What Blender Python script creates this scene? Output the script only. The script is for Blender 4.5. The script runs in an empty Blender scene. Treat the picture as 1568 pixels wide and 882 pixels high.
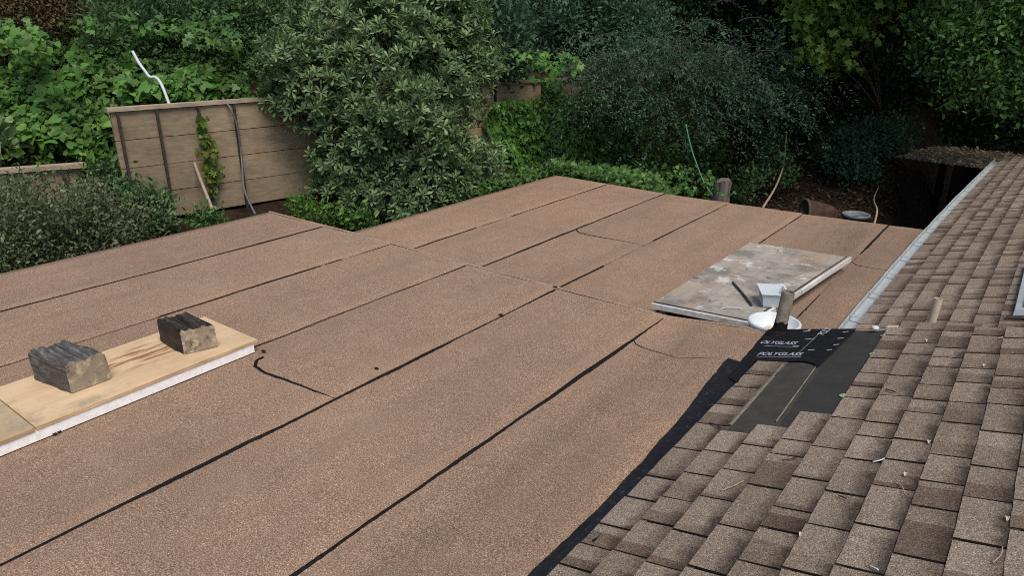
import bpy, bmesh, math, random
import numpy as np
from mathutils import Vector, Matrix, noise as mnoise

# ------------------------------------------------------------------ camera, sky, sun, exposure
scene = bpy.context.scene
COL = scene.collection
rng = np.random.default_rng(7)
random.seed(7)
R = math.radians
CAM_H = 1.85
F_PX, CX, CY = 1080.0, 784.0, 441.0
PITCH, AZ = R(20.37), R(37.25)
cam_d = bpy.data.cameras.new('camera')
cam_d.sensor_width = 36.0
cam_d.lens = F_PX / 1568.0 * 36.0
cam_d.clip_start, cam_d.clip_end = 0.05, 500.0
cam = bpy.data.objects.new('camera', cam_d)
cam.location = (0, 0, CAM_H)
cam.rotation_euler = (R(90) - PITCH, 0, AZ)
COL.objects.link(cam)
scene.camera = cam

SUN_EL, SUN_AZ = R(60), R(118)          # azimuth clockwise from +Y
world = bpy.data.worlds.new('World')
scene.world = world
world.use_nodes = True
wn = world.node_tree.nodes
sky = wn.new('ShaderNodeTexSky')
sky.sky_type = 'NISHITA'
sky.sun_disc = False
sky.sun_elevation = SUN_EL
sky.sun_rotation = SUN_AZ
sky.air_density, sky.dust_density, sky.ozone_density = 1.0, 2.5, 0.6
wn['Background'].inputs['Strength'].default_value = 0.075
world.node_tree.links.new(sky.outputs[0], wn['Background'].inputs['Color'])
sun_d = bpy.data.lights.new('sun', 'SUN')
sun_d.energy = 1.5
sun_d.angle = R(28)
sun_d.color = (1.0, 0.90, 0.77)
sun = bpy.data.objects.new('sun', sun_d)
dv = Vector((math.sin(SUN_AZ) * math.cos(SUN_EL), math.cos(SUN_AZ) * math.cos(SUN_EL), math.sin(SUN_EL)))
sun.rotation_euler = dv.to_track_quat('Z', 'Y').to_euler()
sun.location = dv * 30
COL.objects.link(sun)
vs = scene.view_settings
vs.view_transform = 'Standard'
vs.look = 'None'
vs.exposure = 1.08
vs.gamma = 1.0
vs.use_curve_mapping = False
scene.cycles.use_denoising = False
scene.cycles.filter_width = 1.0

# ------------------------------------------------------------------ survey helpers (photo measurement -> metres)
def ray(x, y):
    a, b = (x - CX) / F_PX, -(y - CY) / F_PX
    U = b * math.cos(PITCH) - math.sin(PITCH)
    Fw = math.cos(PITCH) + b * math.sin(PITCH)
    return Vector((a * math.cos(AZ) - Fw * math.sin(AZ), Fw * math.cos(AZ) + a * math.sin(AZ), U)), Fw
def at(x, y, depth):
    r, fw = ray(x, y)
    p = r * (depth / fw); p.z += CAM_H
    return p
def onz(x, y, z=0.0):
    r, fw = ray(x, y)
    p = r * ((z - CAM_H) / r.z); p.z += CAM_H
    return p
TH = R(15)
EAVE_X = -1.175
def onroof(x, y, dz=0.0):
    """(u, s) on the shingle slope: u metres up from the eave, s along it"""
    r, fw = ray(x, y); k = math.tan(TH)
    lam = (dz - k * EAVE_X - CAM_H) / (r.z - k * r.x)
    return ((r.x * lam - EAVE_X) / math.cos(TH), r.y * lam)
def roofpt(u, s, lift=0.0, dz=0.0):
    return Vector((EAVE_X + u * math.cos(TH) - lift * math.sin(TH), s, dz + u * math.sin(TH) + lift * math.cos(TH)))
def proj(p):
    d = Vector(p) - Vector((0, 0, CAM_H))
    rt = d.x * math.cos(AZ) + d.y * math.sin(AZ)
    fw = -d.x * math.sin(AZ) + d.y * math.cos(AZ)
    b_f = fw * math.cos(PITCH) - d.z * math.sin(PITCH)
    b_u = fw * math.sin(PITCH) + d.z * math.cos(PITCH)
    if b_f < 0.05: return None
    return CX + F_PX * rt / b_f, CY - F_PX * b_u / b_f
def n3(x, y, z=0.0):
    return mnoise.noise(Vector((x, y, z)))

# ------------------------------------------------------------------ object helpers
def tag(o, label=None, cat=None, group=None, kind=None):
    if label: o['label'] = label
    if cat: o['category'] = cat
    if group: o['group'] = group
    if kind: o['kind'] = kind
    return o
def empty(name, loc=(0, 0, 0), parent=None):
    o = bpy.data.objects.new(name, None)
    o.location = loc; o.empty_display_size = 0.1
    COL.objects.link(o)
    if parent: o.parent = parent
    return o
def link(name, me, parent=None, loc=None):
    o = bpy.data.objects.new(name, me)
    COL.objects.link(o)
    if parent:
        o.parent = parent
        o.matrix_parent_inverse = Matrix.Translation(parent_world(parent)).inverted()
    if loc is not None: o.location = loc
    return o
def parent_world(o):
    return Vector(o.location) if o.type == 'EMPTY' else Vector((0, 0, 0))
def mesh(name, verts, faces, mat, parent=None, smooth=False, uvs=None):
    me = bpy.data.meshes.new(name)
    me.from_pydata([tuple(v) for v in verts], [], faces)
    me.materials.append(mat)
    if smooth:
        me.polygons.foreach_set('use_smooth', [True] * len(me.polygons))
    if uvs is not None:
        l = me.uv_layers.new(name='UVMap')
        for lp in me.loops: l.data[lp.index].uv = uvs[lp.vertex_index]
    me.update()
    return link(name, me, parent)
def bm_obj(name, bm, mat, parent=None, smooth=False):
    me = bpy.data.meshes.new(name)
    bmesh.ops.recalc_face_normals(bm, faces=bm.faces)
    bm.to_mesh(me); bm.free()
    for m in (mat if isinstance(mat, (list, tuple)) else [mat]): me.materials.append(m)
    if smooth: me.polygons.foreach_set('use_smooth', [True] * len(me.polygons))
    return link(name, me, parent)
def box_pts(bm, P):
    """P: 8 points, bottom ring 0-3, top ring 4-7"""
    v = [bm.verts.new(p) for p in P]
    for f in ((3, 2, 1, 0), (4, 5, 6, 7), (0, 1, 5, 4), (1, 2, 6, 5), (2, 3, 7, 6), (3, 0, 4, 7)):
        bm.faces.new([v[i] for i in f])
    return v
def box(bm, x0, x1, y0, y1, z0, z1, bevel=0):
    v = box_pts(bm, [(x0, y0, z0), (x1, y0, z0), (x1, y1, z0), (x0, y1, z0), (x0, y0, z1), (x1, y0, z1), (x1, y1, z1), (x0, y1, z1)])
    if bevel:
        es = list({e for q in v for e in q.link_edges})
        bmesh.ops.bevel(bm, geom=es, offset=bevel, segments=1, affect='EDGES')
def tube(bm, pts, radii, n=8, cap=True):
    pts = [Vector(p) for p in pts]
    rings = []
    for i, p in enumerate(pts):
        d = (pts[min(i + 1, len(pts) - 1)] - pts[max(i - 1, 0)])
        d = d.normalized() if d.length > 1e-9 else Vector((0, 0, 1))
        a = d.cross(Vector((0.31, 0.17, 0.94)))
        if a.length < 1e-3: a = d.cross(Vector((1, 0, 0)))
        a.normalize(); b = d.cross(a)
        r = radii[i] if hasattr(radii, '__len__') else radii
        rings.append([bm.verts.new(p + (a * math.cos(2 * math.pi * k / n) + b * math.sin(2 * math.pi * k / n)) * r) for k in range(n)])
    for r0, r1 in zip(rings, rings[1:]):
        for k in range(n):
            bm.faces.new((r0[k], r0[(k + 1) % n], r1[(k + 1) % n], r1[k]))
    if cap:
        bm.faces.new(rings[0][::-1]); bm.faces.new(rings[-1])
def spline(pts, m=6):
    P = [Vector(p) for p in pts]; out = []
    for i in range(len(P) - 1):
        p0, p1, p2, p3 = P[max(i - 1, 0)], P[i], P[i + 1], P[min(i + 2, len(P) - 1)]
        for k in range(m):
            t = k / m
            out.append(0.5 * ((2 * p1) + (p2 - p0) * t + (2 * p0 - 5 * p1 + 4 * p2 - p3) * t * t + (3 * p1 - p0 - 3 * p2 + p3) * t ** 3))
    out.append(P[-1]); return out

# ------------------------------------------------------------------ materials
class NT:
    def __init__(self, name, rough=0.8, spec=0.3):
        self.m = bpy.data.materials.new(name); self.m.use_nodes = True
        self.t = self.m.node_tree; self.b = self.t.nodes['Principled BSDF']
        self.b.inputs['Roughness'].default_value = rough
        self.b.inputs['Specular IOR Level'].default_value = spec
    def n(self, kind, **kw):
        nd = self.t.nodes.new('ShaderNode' + kind)
        for k, v in kw.items():
            if hasattr(nd, k): setattr(nd, k, v)
            else: nd.inputs[k.replace('_', ' ')].default_value = v
        return nd
    def l(self, a, b): self.t.links.new(a, b)
    def pos(self): return self.n('NewGeometry').outputs['Position']
    def noise(self, vec, scale, detail=4, rough=0.6):
        nd = self.n('TexNoise', Scale=scale, Detail=detail, Roughness=rough)
        if vec is not None: self.l(vec, nd.inputs['Vector'])
        return nd.outputs['Fac']
    def ramp(self, fac, stops, interp='LINEAR'):
        r = self.n('ValToRGB'); cr = r.color_ramp; cr.interpolation = interp
        while len(cr.elements) < len(stops): cr.elements.new(0.5)
        for e, (p, c) in zip(cr.elements, stops):
            e.position = p; e.color = (*c, 1) if len(c) == 3 else c
        self.l(fac, r.inputs['Fac']); return r.outputs['Color']
    def mix(self, a, b, fac, mode='MIX'):
        x = self.n('Mix', data_type='RGBA', blend_type=mode)
        for sock, v in ((x.inputs[0], fac), (x.inputs[6], a), (x.inputs[7], b)):
            if hasattr(v, 'type') and hasattr(v, 'node'): self.l(v, sock)
            elif isinstance(v, (int, float)): sock.default_value = v
            else: sock.default_value = (*v, 1)
        return x.outputs[2]
    def math(self, op, a, b=0.0, c=0.0):
        x = self.n('Math', operation=op)
        for i, v in enumerate((a, b, c)):
            if hasattr(v, 'node'): self.l(v, x.inputs[i])
            else: x.inputs[i].default_value = v
        return x.outputs[0]
    def color(self, c):
        if hasattr(c, 'node'): self.l(c, self.b.inputs['Base Color'])
        else: self.b.inputs['Base Color'].default_value = (*c, 1)
    def bump(self, h, strength=0.3, dist=0.01):
        b = self.n('Bump', Strength=strength, Distance=dist)
        self.l(h, b.inputs['Height']); self.l(b.outputs[0], self.b.inputs['Normal'])
    def rand(self):
        g = self.n('NewGeometry').outputs['Random Per Island']; o = self.n('ObjectInfo').outputs['Random']
        return self.math('FRACT', self.math('ADD', g, o))
    def stretched(self, vec, sc):
        mp = self.n('Mapping'); mp.inputs['Scale'].default_value = sc
        self.l(vec, mp.inputs['Vector']); return mp.outputs[0]

def simple(name, col, rough=0.7, spec=0.3, var=0.15, scale=20, bump=0.0, metal=0.0):
    k = NT(name, rough, spec)
    p = k.pos(); f = k.noise(p, scale, 5)
    lo = tuple(c * (1 - var) for c in col); hi = tuple(min(1, c * (1 + var)) for c in col)
    k.color(k.ramp(f, [(0.3, lo), (0.7, hi)]))
    if bump: k.bump(f, bump, 0.01)
    k.b.inputs['Metallic'].default_value = metal
    return k.m

def granule_mat(name, base, light, dark, coarse):
    k = NT(name, 0.92, 0.15)
    p = k.pos()
    f1 = k.noise(p, 210, 2, 0.7)
    f2 = k.noise(p, 115, 3, 0.7)
    big = k.noise(p, 0.9, 5, 0.65)
    mid = k.noise(p, 6.5, 4, 0.6)
    c = k.ramp(f1, [(0.34, dark), (0.47, base), (0.55, base), (0.68, light)])
    c2 = k.ramp(f2, [(0.32, tuple(v * 0.72 for v in base)), (0.5, base), (0.70, light)])
    c = k.mix(c, c2, 0.30)
    tone = k.ramp(big, [(0.32, (0.88, 0.88, 0.88)), (0.5, (1, 1, 1)), (0.68, (1.09, 1.07, 1.05))])
    c = k.mix(c, tone, 1.0, 'MULTIPLY')
    c = k.mix(c, k.ramp(mid, [(0.3, (0.95, 0.95, 0.95)), (0.6, (1.03, 1.03, 1.03))]), 1.0, 'MULTIPLY')
    rt = k.n('ObjectInfo').outputs['Random']
    c = k.mix(c, k.ramp(rt, [(0, (0.94, 0.94, 0.95)), (1, (1.05, 1.04, 1.03))]), 1.0, 'MULTIPLY')
    # worn lanes, foot scuffs and dusty patches
    ln = k.noise(k.stretched(p, (2.6, 0.22, 1)), 1.0, 4, 0.6)
    c = k.mix(c, (0.150, 0.112, 0.084), k.math('MULTIPLY', k.ramp(ln, [(0.52, (0, 0, 0)), (0.70, (1, 1, 1))]), 0.38))
    du = k.noise(p, 1.7, 7, 0.72)
    c = k.mix(c, (0.33, 0.255, 0.19), k.math('MULTIPLY', k.ramp(du, [(0.55, (0, 0, 0)), (0.72, (1, 1, 1))]), 0.30))
    fl = k.noise(p, 34, 2, 0.5)
    c = k.mix(c, (0.045, 0.034, 0.027), k.math('MULTIPLY', k.ramp(fl, [(0.735, (0, 0, 0)), (0.755, (1, 1, 1))]), 0.55))
    sx = k.n('SeparateXYZ'); k.l(p, sx.inputs[0])
    gx = k.math('ADD', sx.outputs[0], k.math('MULTIPLY', k.math('SUBTRACT', k.noise(k.stretched(p, (1, .5, 1)), 2.2, 5, .65), .5), .5))
    dirt = k.ramp(k.math('ADD', gx, 2.0), [(0.15, (0, 0, 0)), (0.42, (1, 1, 1)), (0.60, (0.8, 0.8, 0.8)), (0.90, (.45, .45, .45))])
    dirt = k.math('MULTIPLY', dirt, k.ramp(k.noise(k.stretched(p, (3.0, .6, 1)), 1.3, 5, .7), [(0.30, (.3, .3, .3)), (0.62, (1, 1, 1))]))
    c = k.mix(c, k.mix(c, (0.52, 0.54, 0.56), 1.0, 'MULTIPLY'), k.math('MULTIPLY', dirt, 0.72))
    # scuffs with a shape of their own
    sc = k.noise(k.stretched(p, (0.8, 0.35, 1)), 2.3, 6, 0.7)
    c = k.mix(c, tuple(v * 0.7 for v in base), k.math('MULTIPLY', k.ramp(sc, [(0.62, (0, 0, 0)), (0.74, (1, 1, 1))]), 0.35))
    k.color(c)
    k.bump(k.math('ADD', f1, k.math('MULTIPLY', f2, 0.6)), 0.5, 0.004)
    return k.m

M_MEMB = granule_mat('brown_granulated_membrane', (0.208, 0.138, 0.095), (0.64, 0.485, 0.37), (0.028, 0.017, 0.012), 1)
M_TAR = simple('black_bitumen', (0.008, 0.008, 0.009), 0.7, 0.12, 0.4, 60, 0.5)

def shingle_mat():
    k = NT('shingle_granules', 0.93, 0.15)
    p = k.pos()
    rnd = k.rand()
    r2 = k.math('FRACT', k.math('MULTIPLY', rnd, 17.31))
    r3 = k.math('FRACT', k.math('MULTIPLY', rnd, 51.77))
    r4 = k.math('FRACT', k.math('MULTIPLY', rnd, 113.1))
    f1 = k.noise(p, 230, 2, 0.7); f2 = k.noise(p, 60, 3, 0.7)
    base = k.ramp(rnd, [(0, (0.182, 0.150, 0.121)), (0.5, (0.206, 0.172, 0.141)), (1, (0.232, 0.197, 0.163))])
    alt = k.ramp(r4, [(0, (0.105, 0.080, 0.063)), (0.5, (0.135, 0.106, 0.084)), (1, (0.19, 0.157, 0.126))])
    uv = k.n('UVMap').outputs[0]
    sp = k.n('SeparateXYZ'); k.l(uv, sp.inputs[0])
    wob = k.math('MULTIPLY', k.math('SUBTRACT', k.noise(p, 30, 3), 0.5), 0.05)
    xs = k.math('ADD', sp.outputs[0], wob)
    split = k.math('GREATER_THAN', xs, k.math('ADD', k.math('MULTIPLY', r2, 0.75), 0.22))
    split = k.math('MULTIPLY', split, k.math('GREATER_THAN', r3, 0.30))
    c = k.mix(base, alt, split)
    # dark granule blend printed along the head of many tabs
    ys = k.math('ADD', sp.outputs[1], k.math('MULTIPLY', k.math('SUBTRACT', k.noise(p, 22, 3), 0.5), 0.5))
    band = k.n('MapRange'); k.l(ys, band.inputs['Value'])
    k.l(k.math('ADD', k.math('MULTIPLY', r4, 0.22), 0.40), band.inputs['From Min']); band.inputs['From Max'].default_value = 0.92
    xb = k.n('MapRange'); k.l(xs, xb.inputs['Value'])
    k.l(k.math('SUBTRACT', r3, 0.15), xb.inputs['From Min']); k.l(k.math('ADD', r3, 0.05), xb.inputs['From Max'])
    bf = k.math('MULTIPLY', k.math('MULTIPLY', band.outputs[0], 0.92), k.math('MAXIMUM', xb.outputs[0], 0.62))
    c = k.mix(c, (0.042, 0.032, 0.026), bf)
    sp1 = k.ramp(f1, [(0.32, (0.24, 0.23, 0.22)), (0.46, (0.80, 0.80, 0.80)), (0.56, (1.02, 1.02, 1.02)), (0.69, (2.3, 2.25, 2.12))])
    c = k.mix(c, sp1, 1.0, 'MULTIPLY')
    c = k.mix(c, k.ramp(f2, [(0.3, (0.78, 0.78, 0.78)), (0.7, (1.22, 1.21, 1.2))]), 1.0, 'MULTIPLY')
    c = k.mix(c, k.ramp(k.noise(p, 2.2, 5), [(0.3, (0.84, 0.83, 0.82)), (0.7, (1.12, 1.12, 1.12))]), 1.0, 'MULTIPLY')
    k.color(c)
    k.bump(k.math('ADD', f1, f2), 0.55, 0.004)
    return k.m
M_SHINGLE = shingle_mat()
M_DECK = simple('dark_underlayer', (0.022, 0.018, 0.016), 0.9, 0.1, 0.3, 30)
M_WALLP = simple('stucco', (0.30, 0.26, 0.21), 0.9, 0.2, 0.12, 40, 0.3)
M_FELT = simple('grey_black_felt', (0.030, 0.030, 0.028), 0.75, 0.25, 0.18, 9, 0.15)
M_FELT2 = simple('olive_black_felt', (0.040, 0.040, 0.034), 0.7, 0.3, 0.2, 12, 0.15)
M_SELFADH = simple('black_self_adhered_sheet', (0.009, 0.010, 0.012), 0.6, 0.15, 0.35, 25, 0.3)
M_PRINT = simple('grey_white_print', (0.33, 0.37, 0.43), 0.7, 0.2, 0.35, 90)
M_FELTEDGE = simple('tan_felt_edge', (0.15, 0.13, 0.10), 0.9, 0.2, 0.3, 40)
M_WHITE = simple('weathered_white_paint', (0.84, 0.84, 0.83), 0.6, 0.3, 0.12, 35, 0.1)
M_CAP = simple('green_plastic', (0.22, 0.42, 0.12), 0.5, 0.4, 0.2, 80)
M_TWIG = simple('dry_twig', (0.30, 0.24, 0.17), 0.8, 0.2, 0.3, 60)
M_PALE = simple('pale_chip', (0.40, 0.36, 0.29), 0.8, 0.2, 0.2, 60)
M_BARK = simple('bark', (0.085, 0.068, 0.052), 0.9, 0.2, 0.4, 14, 0.6)
M_DARKMETAL = simple('dark_steel', (0.030, 0.025, 0.022), 0.7, 0.4, 0.4, 20)
M_PVC = simple('white_pvc', (0.46, 0.50, 0.54), 0.45, 0.4, 0.08, 20)
M_HOSE = simple('grey_hose', (0.10, 0.10, 0.115), 0.5, 0.4, 0.1, 20)
M_GHOSE = simple('green_hose', (0.06, 0.22, 0.13), 0.5, 0.4, 0.1, 20)

def metal_mat():
    k = NT('galvanised_metal', 0.42, 0.5); p = k.pos()
    f = k.noise(p, 9, 6, 0.7); g = k.noise(p, 90, 3)
    c = k.ramp(f, [(0.3, (0.30, 0.345, 0.37)), (0.55, (0.38, 0.425, 0.45)), (0.75, (0.50, 0.54, 0.56))])
    c = k.mix(c, k.ramp(g, [(0.35, (0.88, 0.88, 0.88)), (0.7, (1.08, 1.08, 1.08))]), 1.0, 'MULTIPLY')
    c = k.mix(c, (0.20, 0.15, 0.10), k.math('MULTIPLY', k.ramp(k.noise(p, 4, 6, .75), [(0.62, (0, 0, 0)), (0.74, (1, 1, 1))]), 0.4))
    k.color(c); k.b.inputs['Metallic'].default_value = 0.1
    k.l(k.ramp(f, [(0.3, (0.55,) * 3), (0.7, (0.35,) * 3)]), k.b.inputs['Roughness'])
    return k.m
M_METAL = metal_mat()

def wood_mat(name, cols, grain_axis, scale=3.0, stain=None, rough=0.8, bump=0.2, weather=None):
    k = NT(name, rough, 0.25); p = k.pos()
    sc = [14, 14, 14]; sc[grain_axis] = 0.8
    f = k.noise(k.stretched(p, tuple(sc)), scale, 6, 0.65)
    c = k.ramp(f, [(0.28, cols[0]), (0.5, cols[1]), (0.72, cols[2])])
    big = k.noise(p, 3.0, 5, 0.65)
    c = k.mix(c, k.ramp(big, [(0.3, (0.82, 0.80, 0.78)), (0.7, (1.1, 1.1, 1.1))]), 1.0, 'MULTIPLY')
    rt = k.rand()
    c = k.mix(c, k.ramp(rt, [(0, (0.86, 0.86, 0.86)), (1, (1.12, 1.1, 1.08))]), 1.0, 'MULTIPLY')
    if stain:
        scol, ssc, lo, hi, amt = stain
        s2 = [3.2, 3.2, 3.2]; s2[grain_axis] = 0.75
        sf = k.noise(k.stretched(p, tuple(s2)), ssc, 5, 0.6)
        c = k.mix(c, scol, k.math('MULTIPLY', k.ramp(sf, [(lo, (0, 0, 0)), (hi, (1, 1, 1))]), amt))
    if weather:
        for wc, wsc, lo, hi, amt in weather:
            wf = k.noise(p, wsc, 7, 0.7)
            c = k.mix(c, wc, k.math('MULTIPLY', k.ramp(wf, [(lo, (0, 0, 0)), (hi, (1, 1, 1))]), amt))
    k.color(c); k.bump(f, bump, 0.005)
    return k.m
M_PLY = wood_mat('fresh_plywood', [(0.42, 0.315, 0.195), (0.475, 0.365, 0.232), (0.52, 0.405, 0.265)], 1, 1.6, None, 0.75, 0.1,
                 [((0.22, 0.18, 0.135), 3.5, 0.54, 0.66, 0.6), ((0.58, 0.47, 0.32), 2.2, 0.52, 0.66, 0.5), ((0.10, 0.08, 0.06), 21.0, 0.70, 0.74, 0.6)])
def streaks(m, centre, along, half):
    """two rusty resin streaks soaked into the veneer, running with the grain"""
    t = m.node_tree; k = NT.__new__(NT); k.m, k.t, k.b = m, t, t.nodes['Principled BSDF']
    src = k.b.inputs['Base Color'].links[0].from_socket
    mp = k.n('Mapping'); mp.vector_type = 'TEXTURE'
    mp.inputs['Location'].default_value = centre; mp.inputs['Rotation'].default_value = (0, 0, math.atan2(along.y, along.x)); mp.inputs['Scale'].default_value = half
    k.l(k.pos(), mp.inputs['Vector'])
    gr = k.n('TexGradient', gradient_type='SPHERICAL'); k.l(mp.outputs[0], gr.inputs['Vector'])
    nz = k.noise(k.stretched(mp.outputs[0], (0.9, 2.6, 1)), 1.6, 5, .6)
    f = k.math('MULTIPLY', k.ramp(gr.outputs['Fac'], [(0.0, (0, 0, 0)), (0.45, (1, 1, 1))]), k.ramp(nz, [(0.47, (0, 0, 0)), (0.55, (1, 1, 1))]))
    k.l(k.mix(src, (0.20, 0.075, 0.028), k.math('MULTIPLY', f, 0.85)), k.b.inputs['Base Color'])
M_PLYEDGE = wood_mat('plywood_edge', [(0.30, 0.19, 0.10), (0.52, 0.36, 0.20), (0.60, 0.45, 0.28)], 1, 6.0, None, 0.8)
M_OLDPLY = wood_mat('weathered_plywood', [(0.23, 0.22, 0.20), (0.29, 0.275, 0.25), (0.33, 0.315, 0.285)], 1, 1.2,
                    ((0.27, 0.19, 0.125), 1.0, 0.50, 0.66, 0.7), 0.9, 0.15,
                    [((0.12, 0.118, 0.115), 2.4, 0.50, 0.60, 0.75), ((0.50, 0.49, 0.46), 5.0, 0.57, 0.62, 0.75), ((0.07, 0.065, 0.06), 12.0, 0.62, 0.66, 0.9), ((0.30, 0.22, 0.15), 1.6, 0.54, 0.62, 0.6)])
M_RETWOOD = wood_mat('retaining_boards', [(0.19, 0.148, 0.096), (0.245, 0.195, 0.13), (0.30, 0.245, 0.17)], 1, 2.5, ((0.09, 0.075, 0.052), 1.2, 0.55, 0.75, 0.6), 0.9, 0.4,
                     [((0.09, 0.10, 0.05), 2.5, 0.58, 0.72, 0.4)])
M_RAILWOOD = wood_mat('cap_rail_wood', [(0.20, 0.165, 0.12), (0.29, 0.245, 0.18), (0.37, 0.32, 0.25)], 1, 2.5, None, 0.9, 0.3)
M_CHAR = wood_mat('charred_wood', [(0.010, 0.009, 0.008), (0.028, 0.024, 0.021), (0.085, 0.074, 0.064)], 0, 3.6, None, 0.55, 1.0)
M_CHARG = wood_mat('charred_grey_wood', [(0.020, 0.019, 0.018), (0.075, 0.073, 0.072), (0.21, 0.21, 0.21)], 0, 3.6, None, 0.55, 1.0)
M_ENDGRAIN = wood_mat('sawn_end_grain', [(0.22, 0.18, 0.135), (0.28, 0.235, 0.18), (0.33, 0.28, 0.21)], 2, 1.0, None, 0.85, 0.5, [((0.065, 0.056, 0.05), 9.0, 0.52, 0.62, 0.85), ((0.55, 0.45, 0.29), 11.0, 0.53, 0.62, 0.7), ((0.03, 0.028, 0.026), 30.0, 0.62, 0.68, 0.7)])

def clear_mat(name, col, alpha):
    k = NT(name, 0.35, 0.4)
    k.color(col)
    tr = k.n('BsdfTranslucent'); tr.inputs['Color'].default_value = (*col, 1)
    mx = k.n('MixShader'); mx.inputs[0].default_value = alpha
    k.l(k.b.outputs[0], mx.inputs[1]); k.l(tr.outputs[0], mx.inputs[2])
    k.l(mx.outputs[0], k.t.nodes['Material Output'].inputs['Surface'])
    return k.m
M_TUB = clear_mat('translucent_plastic', (0.70, 0.76, 0.80), 0.3)

def leaf_mat(name, lo, mid, hi, rough=0.5, trans=0.25, spec=0.35, yellow=None):
    k = NT(name, rough, spec)
    g = k.n('NewGeometry')
    r = k.math('FRACT', k.math('ADD', g.outputs['Random Per Island'], k.n('ObjectInfo').outputs['Random']))
    clump = k.noise(g.outputs['Position'], 1.7, 3)
    f = k.math('ADD', k.math('MULTIPLY', r, 0.62), k.math('MULTIPLY', k.math('SUBTRACT', clump, 0.3), 0.6))
    st = [(0.05, lo), (0.5, mid), (0.93, hi)]
    if yellow: st.append((0.985, yellow))
    c = k.ramp(f, st)
    c = k.mix(c, tuple(min(1, v * 1.35 + 0.012) for v in mid), k.math('MULTIPLY', g.outputs['Backfacing'], 0.45))
    k.color(c)
    tr = k.n('BsdfTranslucent'); k.l(k.mix(c, (1.0, 1.0, 0.45), 0.5, 'MULTIPLY'), tr.inputs['Color'])
    mx = k.n('MixShader'); mx.inputs[0].default_value = trans
    k.l(k.b.outputs[0], mx.inputs[1]); k.l(tr.outputs[0], mx.inputs[2])
    k.l(mx.outputs[0], k.t.nodes['Material Output'].inputs['Surface'])
    return k.m
L_PITTO = leaf_mat('leaf_grey_green', (0.034, 0.070, 0.026), (0.118, 0.195, 0.084), (0.310, 0.400, 0.215), 0.5, 0.25, 0.2, (0.360, 0.360, 0.179))
L_IVY = leaf_mat('leaf_ivy', (0.028, 0.064, 0.018), (0.058, 0.134, 0.031), (0.122, 0.243, 0.058), 0.4, 0.25, 0.2)
L_IVYB = leaf_mat('leaf_ivy_bright', (0.036, 0.079, 0.018), (0.084, 0.173, 0.033), (0.166, 0.294, 0.061), 0.45, 0.3, 0.18)
L_GRAPE = leaf_mat('leaf_broad_bright', (0.042, 0.100, 0.024), (0.082, 0.205, 0.040), (0.170, 0.320, 0.075), 0.42, 0.3, 0.2)
L_DENSE = leaf_mat('leaf_mid_green', (0.032, 0.070, 0.026), (0.064, 0.134, 0.049), (0.128, 0.218, 0.083), 0.45, 0.25, 0.2)
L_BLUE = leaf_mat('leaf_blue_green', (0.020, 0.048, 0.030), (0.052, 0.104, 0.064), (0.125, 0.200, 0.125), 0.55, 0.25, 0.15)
L_SMALL = leaf_mat('leaf_small_grey', (0.044, 0.061, 0.031), (0.100, 0.128, 0.064), (0.198, 0.230, 0.128), 0.5, 0.2, 0.18)
L_BROWN = leaf_mat('leaf_brownish', (0.064, 0.046, 0.023), (0.113, 0.084, 0.038), (0.166, 0.134, 0.064), 0.6, 0.2, 0.25)
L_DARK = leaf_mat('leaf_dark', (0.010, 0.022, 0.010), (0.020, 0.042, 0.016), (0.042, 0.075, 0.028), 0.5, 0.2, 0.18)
L_MAPLE = leaf_mat('leaf_maple', (0.055, 0.10, 0.020), (0.095, 0.175, 0.030), (0.15, 0.25, 0.045), 0.45, 0.35, 0.18)
L_RIGHT = leaf_mat('leaf_right_tree', (0.031, 0.070, 0.023), (0.061, 0.141, 0.038), (0.122, 0.230, 0.064), 0.45, 0.3, 0.18)

# ------------------------------------------------------------------ foliage machinery
T_RHOMB = (np.array([[0, 0, 0], [.5, .26, .07], [1, 0, 0], [.5, -.26, .07]]), [(0, 2, 1), (0, 3, 2)])
T_OBOV = (np.array([[0, 0, 0], [.35, .10, .03], [.75, .21, .05], [1.0, 0, -.03], [.75, -.21, .05], [.35, -.10, .03], [.6, 0, 0]]),
          [(0, 6, 1), (1, 6, 2), (2, 6, 3), (3, 6, 4), (4, 6, 5), (5, 6, 0)])
T_IVY = (np.array([[0.12, 0, 0], [-.05, .25, .03], [.15, .50, -.02], [.42, .24, .05], [.66, .38, 0], [.70, .16, .05], [1.0, 0, -.06],
                   [.70, -.16, .05], [.66, -.38, 0], [.42, -.24, .05], [.15, -.50, -.02], [-.05, -.25, .03]]),
         [(0, 2, 1), (0, 3, 2), (0, 5, 3), (3, 5, 4), (0, 6, 5), (0, 7, 6), (0, 9, 7), (7, 9, 8), (0, 10, 9), (0, 11, 10)])
T_OVAL = (np.array([[0, 0, 0], [.3, .22, .05], [.7, .20, .04], [1, 0, -.05], [.7, -.20, .04], [.3, -.22, .05]]), [(0, 2, 1), (0, 3, 2), (0, 4, 3), (0, 5, 4)])

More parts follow.
